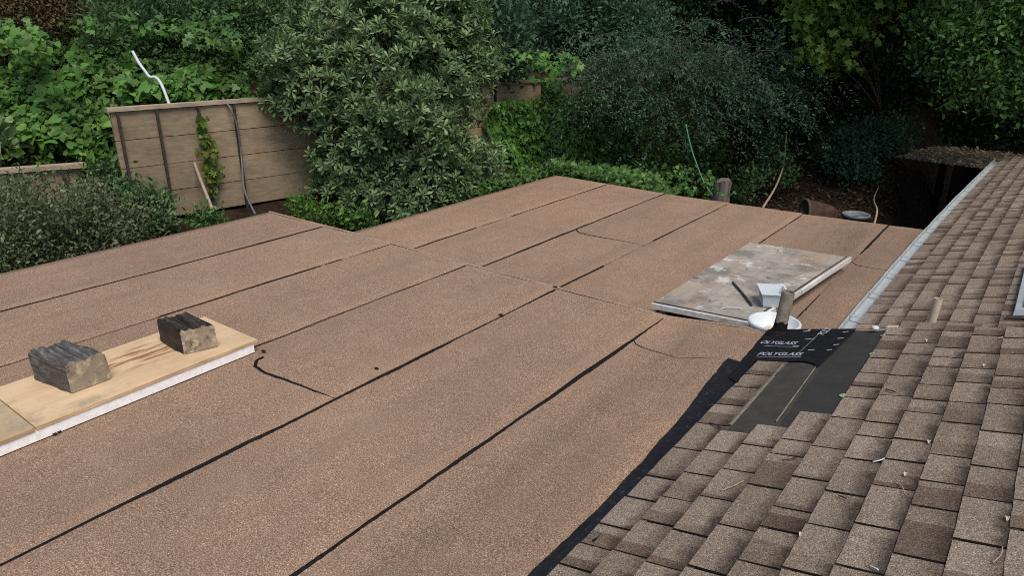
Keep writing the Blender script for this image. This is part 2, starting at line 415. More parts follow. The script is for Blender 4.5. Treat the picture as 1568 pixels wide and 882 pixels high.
T_HEART = (np.array([[0.1, 0, 0], [-.08, .20, .03], [.02, .40, .02], [.30, .42, -.02], [.52, .30, .03], [.70, .22, .02], [1.0, 0, -.08],
                   [.70, -.22, .02], [.52, -.30, .03], [.30, -.42, -.02], [.02, -.40, .02], [-.08, -.20, .03], [.45, 0, .06]]),
         [(0, 12, 1), (1, 12, 2), (2, 12, 3), (3, 12, 4), (4, 12, 5), (5, 12, 6), (6, 12, 7), (7, 12, 8), (8, 12, 9), (9, 12, 10), (10, 12, 11), (11, 12, 0)])
T_SPEAR = (np.array([[0, 0, 0], [.35, .09, .04], [.72, .155, .05], [1.0, 0, -.05], [.72, -.155, .05], [.35, -.09, .04], [.6, 0, 0]]), T_OBOV[1])
def unit(a): return a / np.maximum(np.linalg.norm(a, axis=1, keepdims=True), 1e-9)
def leaf_mesh(name, pos, axis, nrm, size, tpl, mat, parent=None):
    V, Fc = tpl
    a = unit(axis); b = unit(np.cross(nrm, a)); c = np.cross(a, b)
    n, k = len(pos), len(V)
    P = (pos[:, None, :] + size[:, None, None] * (V[None, :, 0:1] * a[:, None, :] + V[None, :, 1:2] * b[:, None, :] + V[None, :, 2:3] * c[:, None, :])).reshape(-1, 3)
    Fa = np.array(Fc)
    Fs = (Fa[None] + (np.arange(n) * k)[:, None, None]).reshape(-1)
    nf = n * len(Fc)
    me = bpy.data.meshes.new(name)
    me.vertices.add(n * k); me.vertices.foreach_set('co', P.ravel())
    me.loops.add(nf * 3); me.loops.foreach_set('vertex_index', Fs.astype(np.int32))
    me.polygons.add(nf); me.polygons.foreach_set('loop_start', np.arange(0, nf * 3, 3, dtype=np.int32))
    me.update(calc_edges=True); me.materials.append(mat)
    return link(name, me, parent)

def lobe_points(lobes, n, shell=0.3, power=1.0):
    """points in the outer shell of a union of ellipsoids [(centre, (rx,ry,rz)), ...] and outward normals"""
    C = np.array([l[0] for l in lobes], float); Rr = np.array([l[1] for l in lobes], float)
    w = (Rr[:, 0] * Rr[:, 1] + Rr[:, 0] * Rr[:, 2] + Rr[:, 1] * Rr[:, 2]); w /= w.sum()
    out, nor = [], []
    while sum(len(o) for o in out) < n:
        m = n * 2
        i = rng.choice(len(lobes), m, p=w)
        d = unit(rng.normal(size=(m, 3)))
        rr = 1 - shell * rng.random(m) ** power
        rr *= 1 + 0.10 * np.sin(d[:, 0] * 7 + i) * np.cos(d[:, 1] * 6 + i * 2) + 0.07 * np.sin(d[:, 2] * 11 + i * 3)
        p = C[i] + Rr[i] * d * rr[:, None]
        keep = np.ones(m, bool)
        for j in range(len(lobes)):
            q = (np.linalg.norm((p - C[j]) / Rr[j], axis=1) < 1 - shell * 1.15) & (i != j)
            keep &= ~q
        out.append(p[keep]); nor.append(unit(d[keep] / Rr[i[keep]]))
    return np.concatenate(out)[:n], np.concatenate(nor)[:n]

def clump_leaves(P, N, per, spread, out=0.7, up=0.35, droop=0.0, rand=0.7):
    """leaves scattered round twig points"""
    n = len(P)
    pos = np.repeat(P, per, 0) + rng.normal(size=(n * per, 3)) * spread
    nn = np.repeat(N, per, 0)
    ax = unit(nn * out + rng.normal(size=(n * per, 3)) * rand + np.array([0, 0, up - droop]))
    nr = unit(nn * 0.6 + np.array([0, 0, 0.8]) + rng.normal(size=(n * per, 3)) * 0.45)
    return pos, ax, nr

def rosettes(P, N, per, size):
    n = len(P)
    ax0 = unit(N * 0.7 + np.array([0, 0, 0.75]) + rng.normal(size=(n, 3)) * 0.35)
    t = unit(np.cross(ax0, rng.normal(size=(n, 3)))); b = np.cross(ax0, t)
    pos, ax, nr, sz = [], [], [], []
    for k in range(per):
        ang = k * 2.399 + rng.random(n) * 0.5
        el = np.radians(12 + 50 * (k / per)) + rng.normal(size=n) * 0.14
        rad = t * np.cos(ang)[:, None] + b * np.sin(ang)[:, None]
        a = rad * np.cos(el)[:, None] + ax0 * np.sin(el)[:, None]
        pos.append(P + ax0 * (0.02 * k / per) + a * 0.006); ax.append(a)
        nr.append(ax0 * np.cos(el)[:, None] - rad * np.sin(el)[:, None])
        sz.append(size * (1.05 - 0.35 * k / per) * (0.8 + 0.4 * rng.random(n)))
    return np.concatenate(pos), np.concatenate(ax), np.concatenate(nr), np.concatenate(sz)

def trunk(name, base, lobes, r0, mat, parent, twigs=2):
    bm = bmesh.new(); base = Vector(base)
    for i, (c, rr) in enumerate(lobes):
        c = Vector(c)
        mid = base.lerp(c, 0.5) + Vector((random.uniform(-.15, .15), random.uniform(-.15, .15), 0.1))
        tube(bm, spline([base + Vector((random.uniform(-.05, .05), random.uniform(-.05, .05), 0)), mid, c], 4),
             list(np.linspace(r0 * (1 if i == 0 else 0.7), r0 * 0.22, 9)), 6)
        for _ in range(twigs):
            d = Vector((random.gauss(0, 1), random.gauss(0, 1), random.gauss(0.3, 0.8))).normalized()
            e = c + Vector((d.x * rr[0], d.y * rr[1], d.z * rr[2])) * 0.9
            tube(bm, spline([c.lerp(mid, 0.2), c.lerp(e, .5) + Vector((0, 0, .05)), e], 3), list(np.linspace(r0 * 0.25, r0 * 0.06, 7)), 5)
    return bm_obj(name, bm, mat, parent, True)

def plant(name, label, cat, base, lobes, mat, ntwig, per, spread, size, tpl, shell=0.35, r0=0.05, group=None, rosette=False, inner=0, sats=3, **kw):
    root = empty(name, base)
    tag(root, label, cat, group)
    trunk('trunk', base, lobes, r0, M_BARK, root)
    sat = []
    for c, r in lobes:                       # small outgrowths break up each rounded mass
        for _ in range(sats):
            d = unit(rng.normal(size=(1, 3)))[0]; q = rng.uniform(.25, .45)
            sat.append((tuple(np.array(c) + np.array(r) * d * rng.uniform(.75, 1.05)), tuple(np.array(r) * q)))
    lobes = list(lobes) + sat
    P, N = lobe_points(lobes, ntwig, shell)
    mr = np.mean([r[0] for c, r in lobes]); P = P + N * (rng.random(len(P)) ** 5 * .55 * mr)[:, None]
    if rosette:
        pos, ax, nr, sz = rosettes(P, N, per, size)
    else:
        pos, ax, nr = clump_leaves(P, N, per, spread, **kw)
        sz = size * (0.45 + 0.95 * rng.random(len(pos)))
    if inner:
        Pi, Ni = lobe_points([(c, tuple(v * 0.72 for v in r)) for c, r in lobes], inner, 0.6)
        p2, a2, n2 = clump_leaves(Pi, Ni, 4, spread + 0.05, 0.4, 0.2, 0, 0.9)
        pos = np.concatenate([pos, p2]); ax = np.concatenate([ax, a2]); nr = np.concatenate([nr, n2])
        sz = np.concatenate([sz, size * (0.8 + 0.5 * rng.random(len(p2)))])
    leaf_mesh('crown', pos, ax, nr, sz, tpl, mat, root)
    return root

# ------------------------------------------------------------------ terrain
WA = at(258, 322, 8.5)                     # foot of the boarded retaining wall
WB = at(860, 118, 13.2)
wdir = Vector((WB.x - WA.x, WB.y - WA.y, 0)).normalized()
wn_ = Vector((-wdir.y, wdir.x, 0))         # uphill side
WTOP = 0.99
def sstep(a, b, x):
    t = min(1, max(0, (x - a) / (b - a))); return t * t * (3 - 2 * t)
LW0, LW1 = at(-160, 275, 7.6), at(120, 249, 8.35)      # low wall at the left
lwd = Vector((LW1.x - LW0.x, LW1.y - LW0.y, 0)).normalized(); lwn = Vector((-lwd.y, lwd.x, 0))
WALL_L = -0.45
def ground(x, y):
    w = (x - WA.x) * wn_.x + (y - WA.y) * wn_.y
    v = (x - WA.x) * wdir.x + (y - WA.y) * wdir.y
    rise = lambda q: 0.26 * min(q, 5.0) + 0.62 * max(0, q - 5.0)
    hill = 0.90 + rise(max(0, w)) + 0.12 * n3(x * .5, y * .5)
    low = max(-0.40 + 0.5 * min(0, w + 0.2), -2.4)
    k_wall = sstep(0.26, 0.48, w)
    k_soft = sstep(-3.4, 1.6, w)
    e = sstep(8.6, 10.2, v)
    k = k_wall * (1 - e) + k_soft * e
    z = low * (1 - k) + hill * k
    # left of the boarded wall the slope starts from the low wall instead
    w2 = (x - LW0.x) * lwn.x + (y - LW0.y) * lwn.y
    left = 0.30 + 0.48 * min(w2, 1.6) + 0.18 * min(max(0, w2 - 1.6), 3.5) + 0.62 * max(0, w2 - 5.1) + 0.1 * n3(x * .6, y * .6)
    kl = sstep(0.26, 0.45, w2)
    zl = low * (1 - kl) + left * kl
    m = sstep(WALL_L + 0.02, WALL_L + 0.25, v)
    z = zl * (1 - m) + z * m
    if y > 9.5:
        back = -1.75 + 0.30 * (y - 11.0) + 0.75 * max(0, y - 18.5)
        if x > -2.4: back = max(back - 2.0 * (x + 2.4), -2.4 + 1.0 * max(0, y - 18.5))
        z = max(z, back)
    return z + 0.05 * n3(x * 1.9, y * 1.9, 3)
k = NT('hillside_soil', 0.95, 0.1); p = k.pos()
f = k.noise(p, 3.5, 8, .7); g2 = k.noise(p, 26, 4, .7)
c = k.ramp(f, [(0.3, (0.014, 0.010, 0.007)), (0.55, (0.028, 0.020, 0.014)), (0.75, (0.055, 0.040, 0.026))])
c = k.mix(c, k.ramp(g2, [(0.3, (0.5, 0.5, 0.5)), (0.7, (1.4, 1.35, 1.25))]), 1.0, 'MULTIPLY')
k.color(c); k.bump(g2, 0.8, 0.04)
M_SOIL = k.m
xs = np.concatenate([np.arange(-60, -16, 2.0), np.arange(-16, 6, 0.25), np.arange(6, 40, 2.0)])
ys = np.concatenate([np.arange(-30, -2, 2.0), np.arange(-2, 22, 0.25), np.arange(22, 70, 2.0)])
gv = [(x, y, ground(x, y)) for y in ys for x in xs]
nx = len(xs)
gf = [(j * nx + i, j * nx + i + 1, (j + 1) * nx + i + 1, (j + 1) * nx + i) for j in range(len(ys) - 1) for i in range(nx - 1)]
hill = mesh('hillside', gv, gf, M_SOIL, smooth=True)
tag(hill, kind='structure')

# ------------------------------------------------------------------ the house: stepped flat roof, shingle slopes
house = tag(empty('house', (-3.5, 2.0, -2.4)), 'house with stepped brown flat roof and grey-brown shingle slope in the foreground', 'house')
LOW = -0.28
# walls under the roofs
bm = bmesh.new(); box(bm, -6.30, 3.4, -1.6, 4.05, -2.6, -0.20); bm_obj('wall', bm, M_WALLP, house)
bm = bmesh.new(); box(bm, -5.80, -1.02, 4.05, 8.60, -2.6, -0.46); bm_obj('wall', bm, M_WALLP, house)
bm = bmesh.new(); box(bm, -0.72, 3.4, 4.05, 13.2, -2.6, -0.46); bm_obj('wall', bm, M_WALLP, house)

def edge_s(t):                              # the front lip of the upper flat roof, slightly uneven
    return float(np.interp(t, [-6.46, -5.14, -2.78, -1.84, -1.24, -1.0], [4.25, 4.24, 4.17, 4.15, 4.31, 4.33]))
def flat_roof(z, seams, s0, s1f, x_right, name_label):
    bm = bmesh.new()
    n = 40
    X = np.linspace(seams[0] + 0.012, x_right, n)
    top = [(x, s1f(x) - 0.012, z - 0.006) for x in X]
    v = []
    for x, y, zz in top:
        v.append([bm.verts.new((x, s0, zz)), bm.verts.new((x, y, zz)), bm.verts.new((x, y, zz - 0.19)), bm.verts.new((x, s0, zz - 0.19))])
    for a, b in zip(v, v[1:]):
        for i in range(4): bm.faces.new((a[i], b[i], b[(i + 1) % 4], a[(i + 1) % 4]))
    bm.faces.new(v[0]); bm.faces.new(v[-1][::-1])
    roof = bm_obj('flat_roof', bm, simple('roof_edge_board', (0.16, 0.11, 0.08), 0.85, 0.2, 0.2, 15), house)
    return roof
def sheet(roof, t0, t1, s0, s1f, z, first, idx):
    """one granulated sheet: its right edge laps 6 mm over the next sheet"""
    nxs, nys = max(4, int((t1 - t0) / 0.09)), max(8, int(6.0 / 0.09))
    V, Fc = [], []
    a = t0 - (0 if first else 0.05)
    for j in range(nys + 1):
        for i in range(nxs + 1):
            t = a + (t1 - a) * i / nxs
            e = s1f(t)
            s = s0 + (e - s0) * j / nys
            if i == nxs: t += 0.010 * n3(s * 1.3, idx * 7.7) + 0.004 * n3(s * 9, idx)
            zz = z + 0.001 + 0.007 * (i / nxs) + 0.006 * n3(t * 1.4, s * 1.4, idx) + 0.0035 * n3(t * 5, s * 3.1, idx + 9)
            if first and i == 0: t += 0.008 * n3(s * 1.7, 3)
            if j == nys: s += 0.010 * n3(t * 3, idx * 1.3)
            V.append((t, s, zz))
    w = nxs + 1
    for j in range(nys):
        for i in range(nxs):
            Fc.append((j * w + i, j * w + i + 1, (j + 1) * w + i + 1, (j + 1) * w + i))
    # turned-down rim
    rim = [j * w + nxs for j in range(nys + 1)]
    base = len(V)
    for r_ in rim: V.append((V[r_][0] + 0.001, V[r_][1], V[r_][2] - 0.006))
    for q in range(nys): Fc.append((rim[q], base + q, base + q + 1, rim[q + 1]))
    end = [nys * w + i for i in range(nxs + 1)]; base = len(V)
    for r_ in end: V.append((V[r_][0], V[r_][1] + 0.004, V[r_][2] - 0.05))
    for q in range(nxs): Fc.append((end[q + 1], end[q], base + q, base + q + 1))
    if first:
        lf = [j * w for j in range(nys + 1)]; base = len(V)
        for r_ in lf: V.append((V[r_][0] - 0.004, V[r_][1], V[r_][2] - 0.05))
        for q in range(nys): Fc.append((lf[q + 1], base + q + 1, base + q, lf[q]))
    return mesh('membrane_sheet', V, Fc, M_MEMB, roof, True)
def sheet_z(t, s, z, idx, edge=1.0):
    return z + 0.001 + 0.007 * edge + 0.006 * n3(t * 1.4, s * 1.4, idx) + 0.0035 * n3(t * 5, s * 3.1, idx + 9)
def seam(roof, pts, seed, wmin=0.003, wmax=0.02, breaks=0.25, z=0.0, step=0.02, idx=0, edge=1.0):
    """line of black bitumen squeezed out along a lap; uneven width, here and there interrupted"""
    P = []
    for (a, b) in zip(pts, pts[1:]):
        L = math.hypot(b[0] - a[0], b[1] - a[1]); n = max(1, int(L / step))
        P += [(a[0] + (b[0] - a[0]) * i / n, a[1] + (b[1] - a[1]) * i / n) for i in range(n)]
    P.append(pts[-1])
    bm = bmesh.new(); prev = None; run = 0
    for i, (x, y) in enumerate(P):
        q0, q1 = P[max(i - 1, 0)], P[min(i + 1, len(P) - 1)]
        d = Vector((q1[0] - q0[0], q1[1] - q0[1], 0)).normalized(); nn = Vector((d.y, -d.x, 0))
        run += step
        m = n3(run * 0.75, seed * 3.3) * 0.62 + 0.5 + 0.12 * n3(run * 3.1, seed)
        w = wmin + (wmax - wmin) * min(1.0, max(0, m - 0.36) * 1.7) + wmax * .28 * abs(n3(run * 14, seed)) + wmax * .25 * max(0, n3(run * 33, seed + 3))
        gone = n3(run * 0.8, seed * 5.1 + 40) < -0.55 + breaks
        w = 0.0005 if gone else max(w, 0.0008)
        j = 0.005 * n3(run * 4, seed + 20) + 0.003 * n3(run * 17, seed + 21)
        zz = sheet_z(x, y, z, idx, edge)
        c = Vector((x, y, zz + (-.004 if gone else .0018))) + nn * j
        cur = (bm.verts.new(c - nn * (0.0006 + w * .3)), bm.verts.new(c + nn * w * .5 + Vector((0, 0, min(.004, w * .3)))), bm.verts.new(c + nn * (w + .0006) - Vector((0, 0, .005))))
        if prev:
            for k_ in range(2): bm.faces.new((prev[k_], prev[k_ + 1], cur[k_ + 1], cur[k_]))
        prev = cur
    return bm_obj('bitumen_seam', bm, M_TAR, roof)

NEAR = [-6.46, -5.53, -4.575, -3.635, -2.735, -1.845, -1.13]
FAR = [-5.94, -4.965, -4.045, -3.145, -2.225, -1.30, -0.80]
upper = flat_roof(0.0, NEAR, -1.6, edge_s, -1.13, '')
for i in range(6):
    sheet(upper, NEAR[i], NEAR[i + 1], -1.6, edge_s, 0.0, i == 0, i)
far_end = lambda t: float(np.interp(t, [-5.95, -4.0, -2.2, -0.8], [8.90, 8.74, 8.74, 8.82]))
lower = flat_roof(LOW, FAR, 4.06, far_end, -0.80, '')
for i in range(6):
    sheet(lower, FAR[i], FAR[i + 1], 4.06, far_end, LOW, i == 0, i + 10)
for i, t in enumerate(NEAR[1:6]):
    wm = [0.010, 0.012, 0.011, 0.024, 0.022][i]; br = [0.15, 0.50, 0.20, 0.05, -0.05][i]
    seam(upper, [(t + 0.004, -1.6), (t + 0.004, edge_s(t) - 0.05)], i, 0.0008 if i < 3 else 0.002, wm, br, idx=i)
for i, t in enumerate(FAR[1:6]):
    wm = [0.014, 0.020, 0.016, 0.024, 0.028][i]; br = [0.2, 0.12, 0.50, 0.05, 0.0][i]
    seam(lower, [(t + 0.004, 4.35), (t + 0.004, far_end(t) - 0.0)], i + 10, 0.001, wm, br, LOW, idx=i + 10)
for roof_, e_f, zr_, x0_, x1_ in ((upper, edge_s, 0.0, -6.46, -1.3),):
    bm = bmesh.new(); prev = None
    for x in np.linspace(x0_, x1_, 110):
        y = e_f(x) + .004; zz = zr_ + .010 + .004 * n3(x * 2.5, 6); w_ = .022 + .012 * n3(x * 4, 2)
        cur = [bm.verts.new((x, y - w_, zz - .003)), bm.verts.new((x, y - w_ * .5, zz + .003)), bm.verts.new((x, y + .004, zz + .002)), bm.verts.new((x, y + .008, zz - .05))]
        if prev:
            for q in range(3): bm.faces.new((prev[q], cur[q], cur[q + 1], prev[q + 1]))
        prev = cur
    bm_obj('edge_lap', bm, granule_mat('pale_edge_granules', (0.235, 0.165, 0.118), (0.60, 0.46, 0.36), (0.06, 0.04, 0.03), 1), roof_, True)
def pix_line(pts, z): return [tuple(onz(x, y, z)[:2]) for x, y in pts]
seam(upper, pix_line([(404, 548), (394, 553), (392, 562), (408, 573), (440, 584), (515, 611)], 0), 31, 0.010, 0.022, -0.5, idx=3, edge=.5)
seam(upper, pix_line([(969, 520), (974, 528), (988, 535), (1037, 549), (1112, 551)], 0), 32, 0.003, 0.008, -0.5, idx=5, edge=.4)
seam(lower, pix_line([(880, 350), (886, 356), (905, 361), (945, 368), (988, 377)], LOW), 33, 0.003, 0.014, -0.5, LOW, idx=12, edge=.5)
seam(lower, pix_line([(1300, 397), (1312, 407), (1345, 413), (1392, 419)], LOW), 34, 0.003, 0.010, -0.5, LOW, idx=15, edge=.4)
# small black drips below the board and tar spots
for (x, y, r_) in [(90, 664, .012), (84, 668, .010), (577, 568, .010), (850, 442, .012), (404, 541, .012), (767, 485, .012)]:
    q = onz(x, y, 0.0); bm = bmesh.new()
    vs_ = [bm.verts.new((q.x + r_ * (1 + .5 * n3(a_ * 2.1, x)) * math.cos(a_) * 1.7, q.y + r_ * (1 + .4 * n3(a_, y)) * math.sin(a_), 0.016)) for a_ in np.linspace(0, 6.0, 9)]
    bm.faces.new(vs_); bm_obj('bitumen_spot', bm, M_TAR, upper)

# black tarred strip where the flat sheets meet the shingle eave
def strip_left(s):
    return float(np.interp(s, [0.0, 1.64, 2.13, 2.69, 3.05, 3.41, 3.70, 4.0], [-1.170, -1.165, -1.157, -1.180, -1.20, -1.240, -1.258, -1.26]))
bm = bmesh.new(); prev = None
for s in np.arange(-0.5, 3.79, 0.03):
    a_ = strip_left(s) + 0.008 * n3(s * 5, 2) + 0.004 * n3(s * 21, 5)
    e_ = EAVE_X + 0.125
    cur = []
    for q in np.linspace(0, 1, 7):
        x_ = a_ + (e_ - a_) * q
        z_ = max(0.0105, 0.005 + (x_ - EAVE_X) * math.tan(TH)) + 0.003 * n3(s * 16, q * 8)
        cur.append(bm.verts.new((x_, s, z_ + .004)))
    if prev:
        for i in range(6): bm.faces.new((prev[i], prev[i + 1], cur[i + 1], cur[i]))
    prev = cur
k = NT('tarred_strip', 0.55, 0.2); p = k.pos()
f = k.noise(p, 26, 6, .75)
k.color(k.ramp(f, [(0.3, (0.006, 0.007, 0.009)), (0.60, (0.012, 0.014, 0.018)), (0.70, (0.05, 0.055, 0.06)), (0.78, (0.13, 0.135, 0.14))]))
k.bump(f, 0.8, 0.01)
M_STRIP = k.m
bm_obj('tar_strip', bm, M_STRIP, upper, True)

# ---- shingle slopes
EXPO = 0.143
def slope_deck(dz, s0, s1, u0, u1, bend=None):
    bm = bmesh.new(); prev = None
    for s in np.linspace(s0, s1, 14):
        b = bend(s) if bend else 0
        cur = [bm.verts.new(roofpt(u0 + b, s, -0.002, dz)), bm.verts.new(roofpt(u1 + b, s, -0.002, dz)), bm.verts.new(roofpt(u1 + b, s, -0.06, dz)), bm.verts.new(roofpt(u0 + b, s, -0.06, dz))]
        if prev:
            for i in range(4): bm.faces.new((prev[i], prev[(i + 1) % 4], cur[(i + 1) % 4], cur[i]))
        else: bm.faces.new(cur[::-1])
        prev = cur
    bm.faces.new(prev)
    return bm_obj('shingle_roof', bm, M_DECK, house)
def tab_geo(L, seed):
    """one shingle tab: local x along the course, y up the slope, z off the slope"""
    nS = 4; V, UV = [], []
    for i in range(nS + 1):
        x = L * i / nS
        jb = 0.0035 * n3(i * 1.7, seed * 3.1)
        lift = 0.0120 + 0.004 * n3(i * .9, seed * 1.9)
        for (y, zt, zb) in ((jb, lift, lift - 0.0085), (EXPO + 0.025, 0.0060, -0.001)):
            dx = 0.004 * n3(seed * 5.5 + y * 9, i * 3) if i in (0, nS) else 0
            V += [(x + dx, y, zt), (x + dx, y, zb)]
            UV += [(i / nS, max(0, y) / EXPO)] * 2
    Fc = []
    for i in range(nS):
        a, b = i * 4, (i + 1) * 4
        Fc += [(a, b, b + 2, a + 2), (a, a + 1, b + 1, b), (a + 2, b + 2, b + 3, a + 3)]
    for a, flip in ((0, 1), (nS * 4, 0)):
        q = (a, a + 2, a + 3, a + 1); Fc.append(q if flip else q[::-1])   # the two cut ends: bare black asphalt
    return V, Fc, UV
LENS = [0.13, 0.17, 0.20, 0.22, 0.24, 0.26, 0.29]
TABS = {}
for L in LENS:
    for v_ in range(3):
        V, Fc, UV = tab_geo(L, L * 50 + v_ * 11)
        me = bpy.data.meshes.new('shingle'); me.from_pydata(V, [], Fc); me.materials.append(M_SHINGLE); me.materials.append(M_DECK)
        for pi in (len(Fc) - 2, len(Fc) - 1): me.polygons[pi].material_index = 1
        l = me.uv_layers.new(name='UVMap')
        for lp in me.loops: l.data[lp.index].uv = UV[lp.vertex_index]
        TABS[(L, v_)] = (me, V, Fc, UV)
rs = random.Random(11)
def lay_shingles(roof, dz, courses, s_range, u_off, skip, bend, single, limit=290):
    items = []
    for kk in range(courses):
        u = u_off + EXPO * kk
        s = s_range[0] - rs.random() * 0.2
        while s < s_range[1]:
            L = rs.choice(LENS); v_ = rs.randrange(3)
            if s + L > s_range[1]:
                L = max([q for q in LENS if s + q <= s_range[1] + 0.03] or [LENS[0]])
            if not skip(u, s, L):
                b = bend(s); db = bend(s + 0.1) - bend(s)
                o = roofpt(u + b + rs.uniform(-.002, .002), s + rs.uniform(-.002, .002), rs.uniform(-.0005, .0015), dz)
                X = Vector((db / 0.1 * math.cos(TH), 1, db / 0.1 * math.sin(TH))).normalized()
                N = Vector((-math.sin(TH), 0, math.cos(TH)))
                Y = N.cross(X) * 1.0
                if Y.x < 0: Y = -Y
                # local x along +s, y up slope: left-handed pair, so mirror x by starting from the far end
                mat = Matrix(((-X.x, Y.x, N.x, o.x + X.x * L), (-X.y, Y.y, N.y, o.y + X.y * L), (-X.z, Y.z, N.z, o.z + X.z * L), (0, 0, 0, 1)))
                pc = proj(roofpt(u + b + .07, s + L / 2, 0, dz))
                vis = pc is not None and -40 < pc[0] < 1600 and 150 < pc[1] < 915
                items.append((vis, (o - cam.location).length, mat, L, v_))
            s += L + 0.011
    items.sort(key=lambda q: (not q[0], q[1]))
    V, Fc, UV = [], [], []
    for n_, (vis, d, mat, L, v_) in enumerate(items):
        me, v0, f0, u0 = TABS[(L, v_)]
        if vis and n_ < limit:
            o = bpy.data.objects.new('shingle', me); COL.objects.link(o); o.parent = roof
            o.matrix_parent_inverse = Matrix.Translation(parent_world(roof)).inverted()
            o.matrix_basis = mat
        else:
            b = len(V); V += [mat @ Vector(q) for q in v0]; Fc += [tuple(b + i for i in fc) for fc in f0]; UV += u0
    if V:
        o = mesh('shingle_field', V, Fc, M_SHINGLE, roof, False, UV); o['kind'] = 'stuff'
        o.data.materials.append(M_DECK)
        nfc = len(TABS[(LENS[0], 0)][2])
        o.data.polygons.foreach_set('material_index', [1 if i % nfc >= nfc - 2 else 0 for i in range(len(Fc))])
nobend = lambda s: 0.0
FDZ = -0.30
def far_bend(s): return 0.27 * max(0.0, (s - 5.2) / 8.3) ** 1.7
RAKE = 4.37
near_roof = slope_deck(0.0, -1.0, RAKE, -0.02, 3.6)
far_roof = slope_deck(FDZ, 4.42, 13.62, 0.32, 3.6, far_bend)
# patch stripped down to the felt: pixel outline of the opening on the slope
def inside(poly, u, s):
    c = False
    for (x0, y0), (x1, y1) in zip(poly, poly[1:] + poly[:1]):
        if (y0 > s) != (y1 > s) and u < (x1 - x0) * (s - y0) / (y1 - y0) + x0: c = not c
    return c
def near_skip(u, s, L):
    kk = round((u - 0.085) / EXPO)
    stop = {0: 3.86, 1: 2.98, 2: 3.08, 3: 3.20}
    return kk in stop and s + L > stop[kk]
lay_shingles(near_roof, 0.0, 23, (-0.4, RAKE), 0.085, near_skip, nobend, True)
lay_shingles(far_roof, FDZ, 20, (4.47, 13.6), 0.325, lambda u, s, L: False, far_bend, True)
# rake board closing the step between the slopes
bm = bmesh.new()
box_pts(bm, [roofpt(-0.02, RAKE + .002, -0.40), roofpt(3.6, RAKE + .002, -0.40), roofpt(3.6, RAKE + 0.022, -0.40), roofpt(-0.02, RAKE + 0.022, -0.40),
             roofpt(-0.02, RAKE + .002, -0.004), roofpt(3.6, RAKE + .002, -0.004), roofpt(3.6, RAKE + 0.022, -0.004), roofpt(-0.02, RAKE + 0.022, -0.004)])
bm_obj('rake_board', bm, M_RETWOOD, house)

# felt sheets on the stripped patch
def felt(pix, lift, mat, name='underlayment_sheet', edge_amp=0.004):
    P = [onroof(x, y) for x, y in pix]
    dense = []
    for a_, b_ in zip(P, P[1:] + P[:1]):
        n = max(2, int(math.dist(a_, b_) / 0.05))
        for i in range(n):
            t = i / n; u, s = a_[0] + (b_[0] - a_[0]) * t, a_[1] + (b_[1] - a_[1]) * t
            dense.append((u + edge_amp * n3(u * 30, s * 30), s + edge_amp * n3(s * 30, u * 30, 4)))
    bm = bmesh.new()
    top = [bm.verts.new(roofpt(u, s, lift)) for u, s in dense]
    bot = [bm.verts.new(roofpt(u, s, lift - 0.003)) for u, s in dense]
    bm.faces.new(top)
    for i in range(len(top)):
        j = (i + 1) % len(top); bm.faces.new((top[i], bot[i], bot[j], top[j]))
    bmesh.ops.triangulate(bm, faces=[f_ for f_ in bm.faces if len(f_.verts) > 4])
    return bm_obj(name, bm, mat, house)
felt([(1248, 566), (1306, 508), (1372, 508), (1262, 668), (1165, 668), (1187, 648)], 0.0018, M_FELT)
felt([(1196, 552), (1262, 556), (1175, 678), (1100, 676)], 0.0036, M_FELT2)
sa = felt([(1116, 582), (1139, 552), (1176, 508), (1312, 507), (1262, 557), (1253, 566), (1246, 560), (1232, 557), (1158, 556), (1146, 566), (1130, 590)], 0.016, M_SELFADH, edge_amp=0.006)
# pale lap edges of the felt
def lap_edge(p0, p1, w, lift):
    a_, b_ = onroof(*p0), onroof(*p1); bm = bmesh.new(); prev = None
    for i in range(30):
        t = i / 29; u, s = a_[0] + (b_[0] - a_[0]) * t, a_[1] + (b_[1] - a_[1]) * t
        ww = w * (0.7 + 0.5 * n3(s * 9, 3)); cur = [bm.verts.new(roofpt(u - ww / 2, s, lift)), bm.verts.new(roofpt(u, s, lift + .003)), bm.verts.new(roofpt(u + ww / 2, s, lift - .001))]
        if prev:
            for q in range(2): bm.faces.new((prev[q], prev[q + 1], cur[q + 1], cur[q]))
        prev = cur
    bm_obj('felt_lap', bm, M_FELTEDGE, house)
lap_edge((1200, 559), (1118, 653), 0.030, 0.007)
lap_edge((1250, 562), (1188, 648), 0.012, 0.006)
# the printed name
def print_text(txt, pix_a, pix_b, hgt, lift, parent, shear=0.25):
    (ua, sa_), (ub, sb) = onroof(*pix_a), onroof(*pix_b)
    cu = bpy.data.curves.new('printed_name', 'FONT'); cu.body = txt; cu.size = 1; cu.shear = shear; cu.offset = 0.012
    tmp = bpy.data.objects.new('tmp', cu); COL.objects.link(tmp)
    dg = bpy.context.evaluated_depsgraph_get()
    me = bpy.data.meshes.new_from_object(tmp.evaluated_get(dg))
    bpy.data.objects.remove(tmp)
    co = np.array([v.co[:] for v in me.vertices])
    co[:, 0] -= co[:, 0].min(); wd = co[:, 0].max(); ht = co[:, 1].max()
    d = np.array([ub - ua, sb - sa_]); Lw = np.linalg.norm(d); d = d / Lw; nrm = np.array([-d[1], d[0]])
    for v, c_ in zip(me.vertices, co):
        q = np.array([ua, sa_]) + d * (c_[0] / wd * Lw) + nrm * (c_[1] / ht * hgt)
        v.co = roofpt(q[0], q[1], lift)
    me.materials.clear(); me.materials.append(M_PRINT)
    return link('printed_name', me, parent)
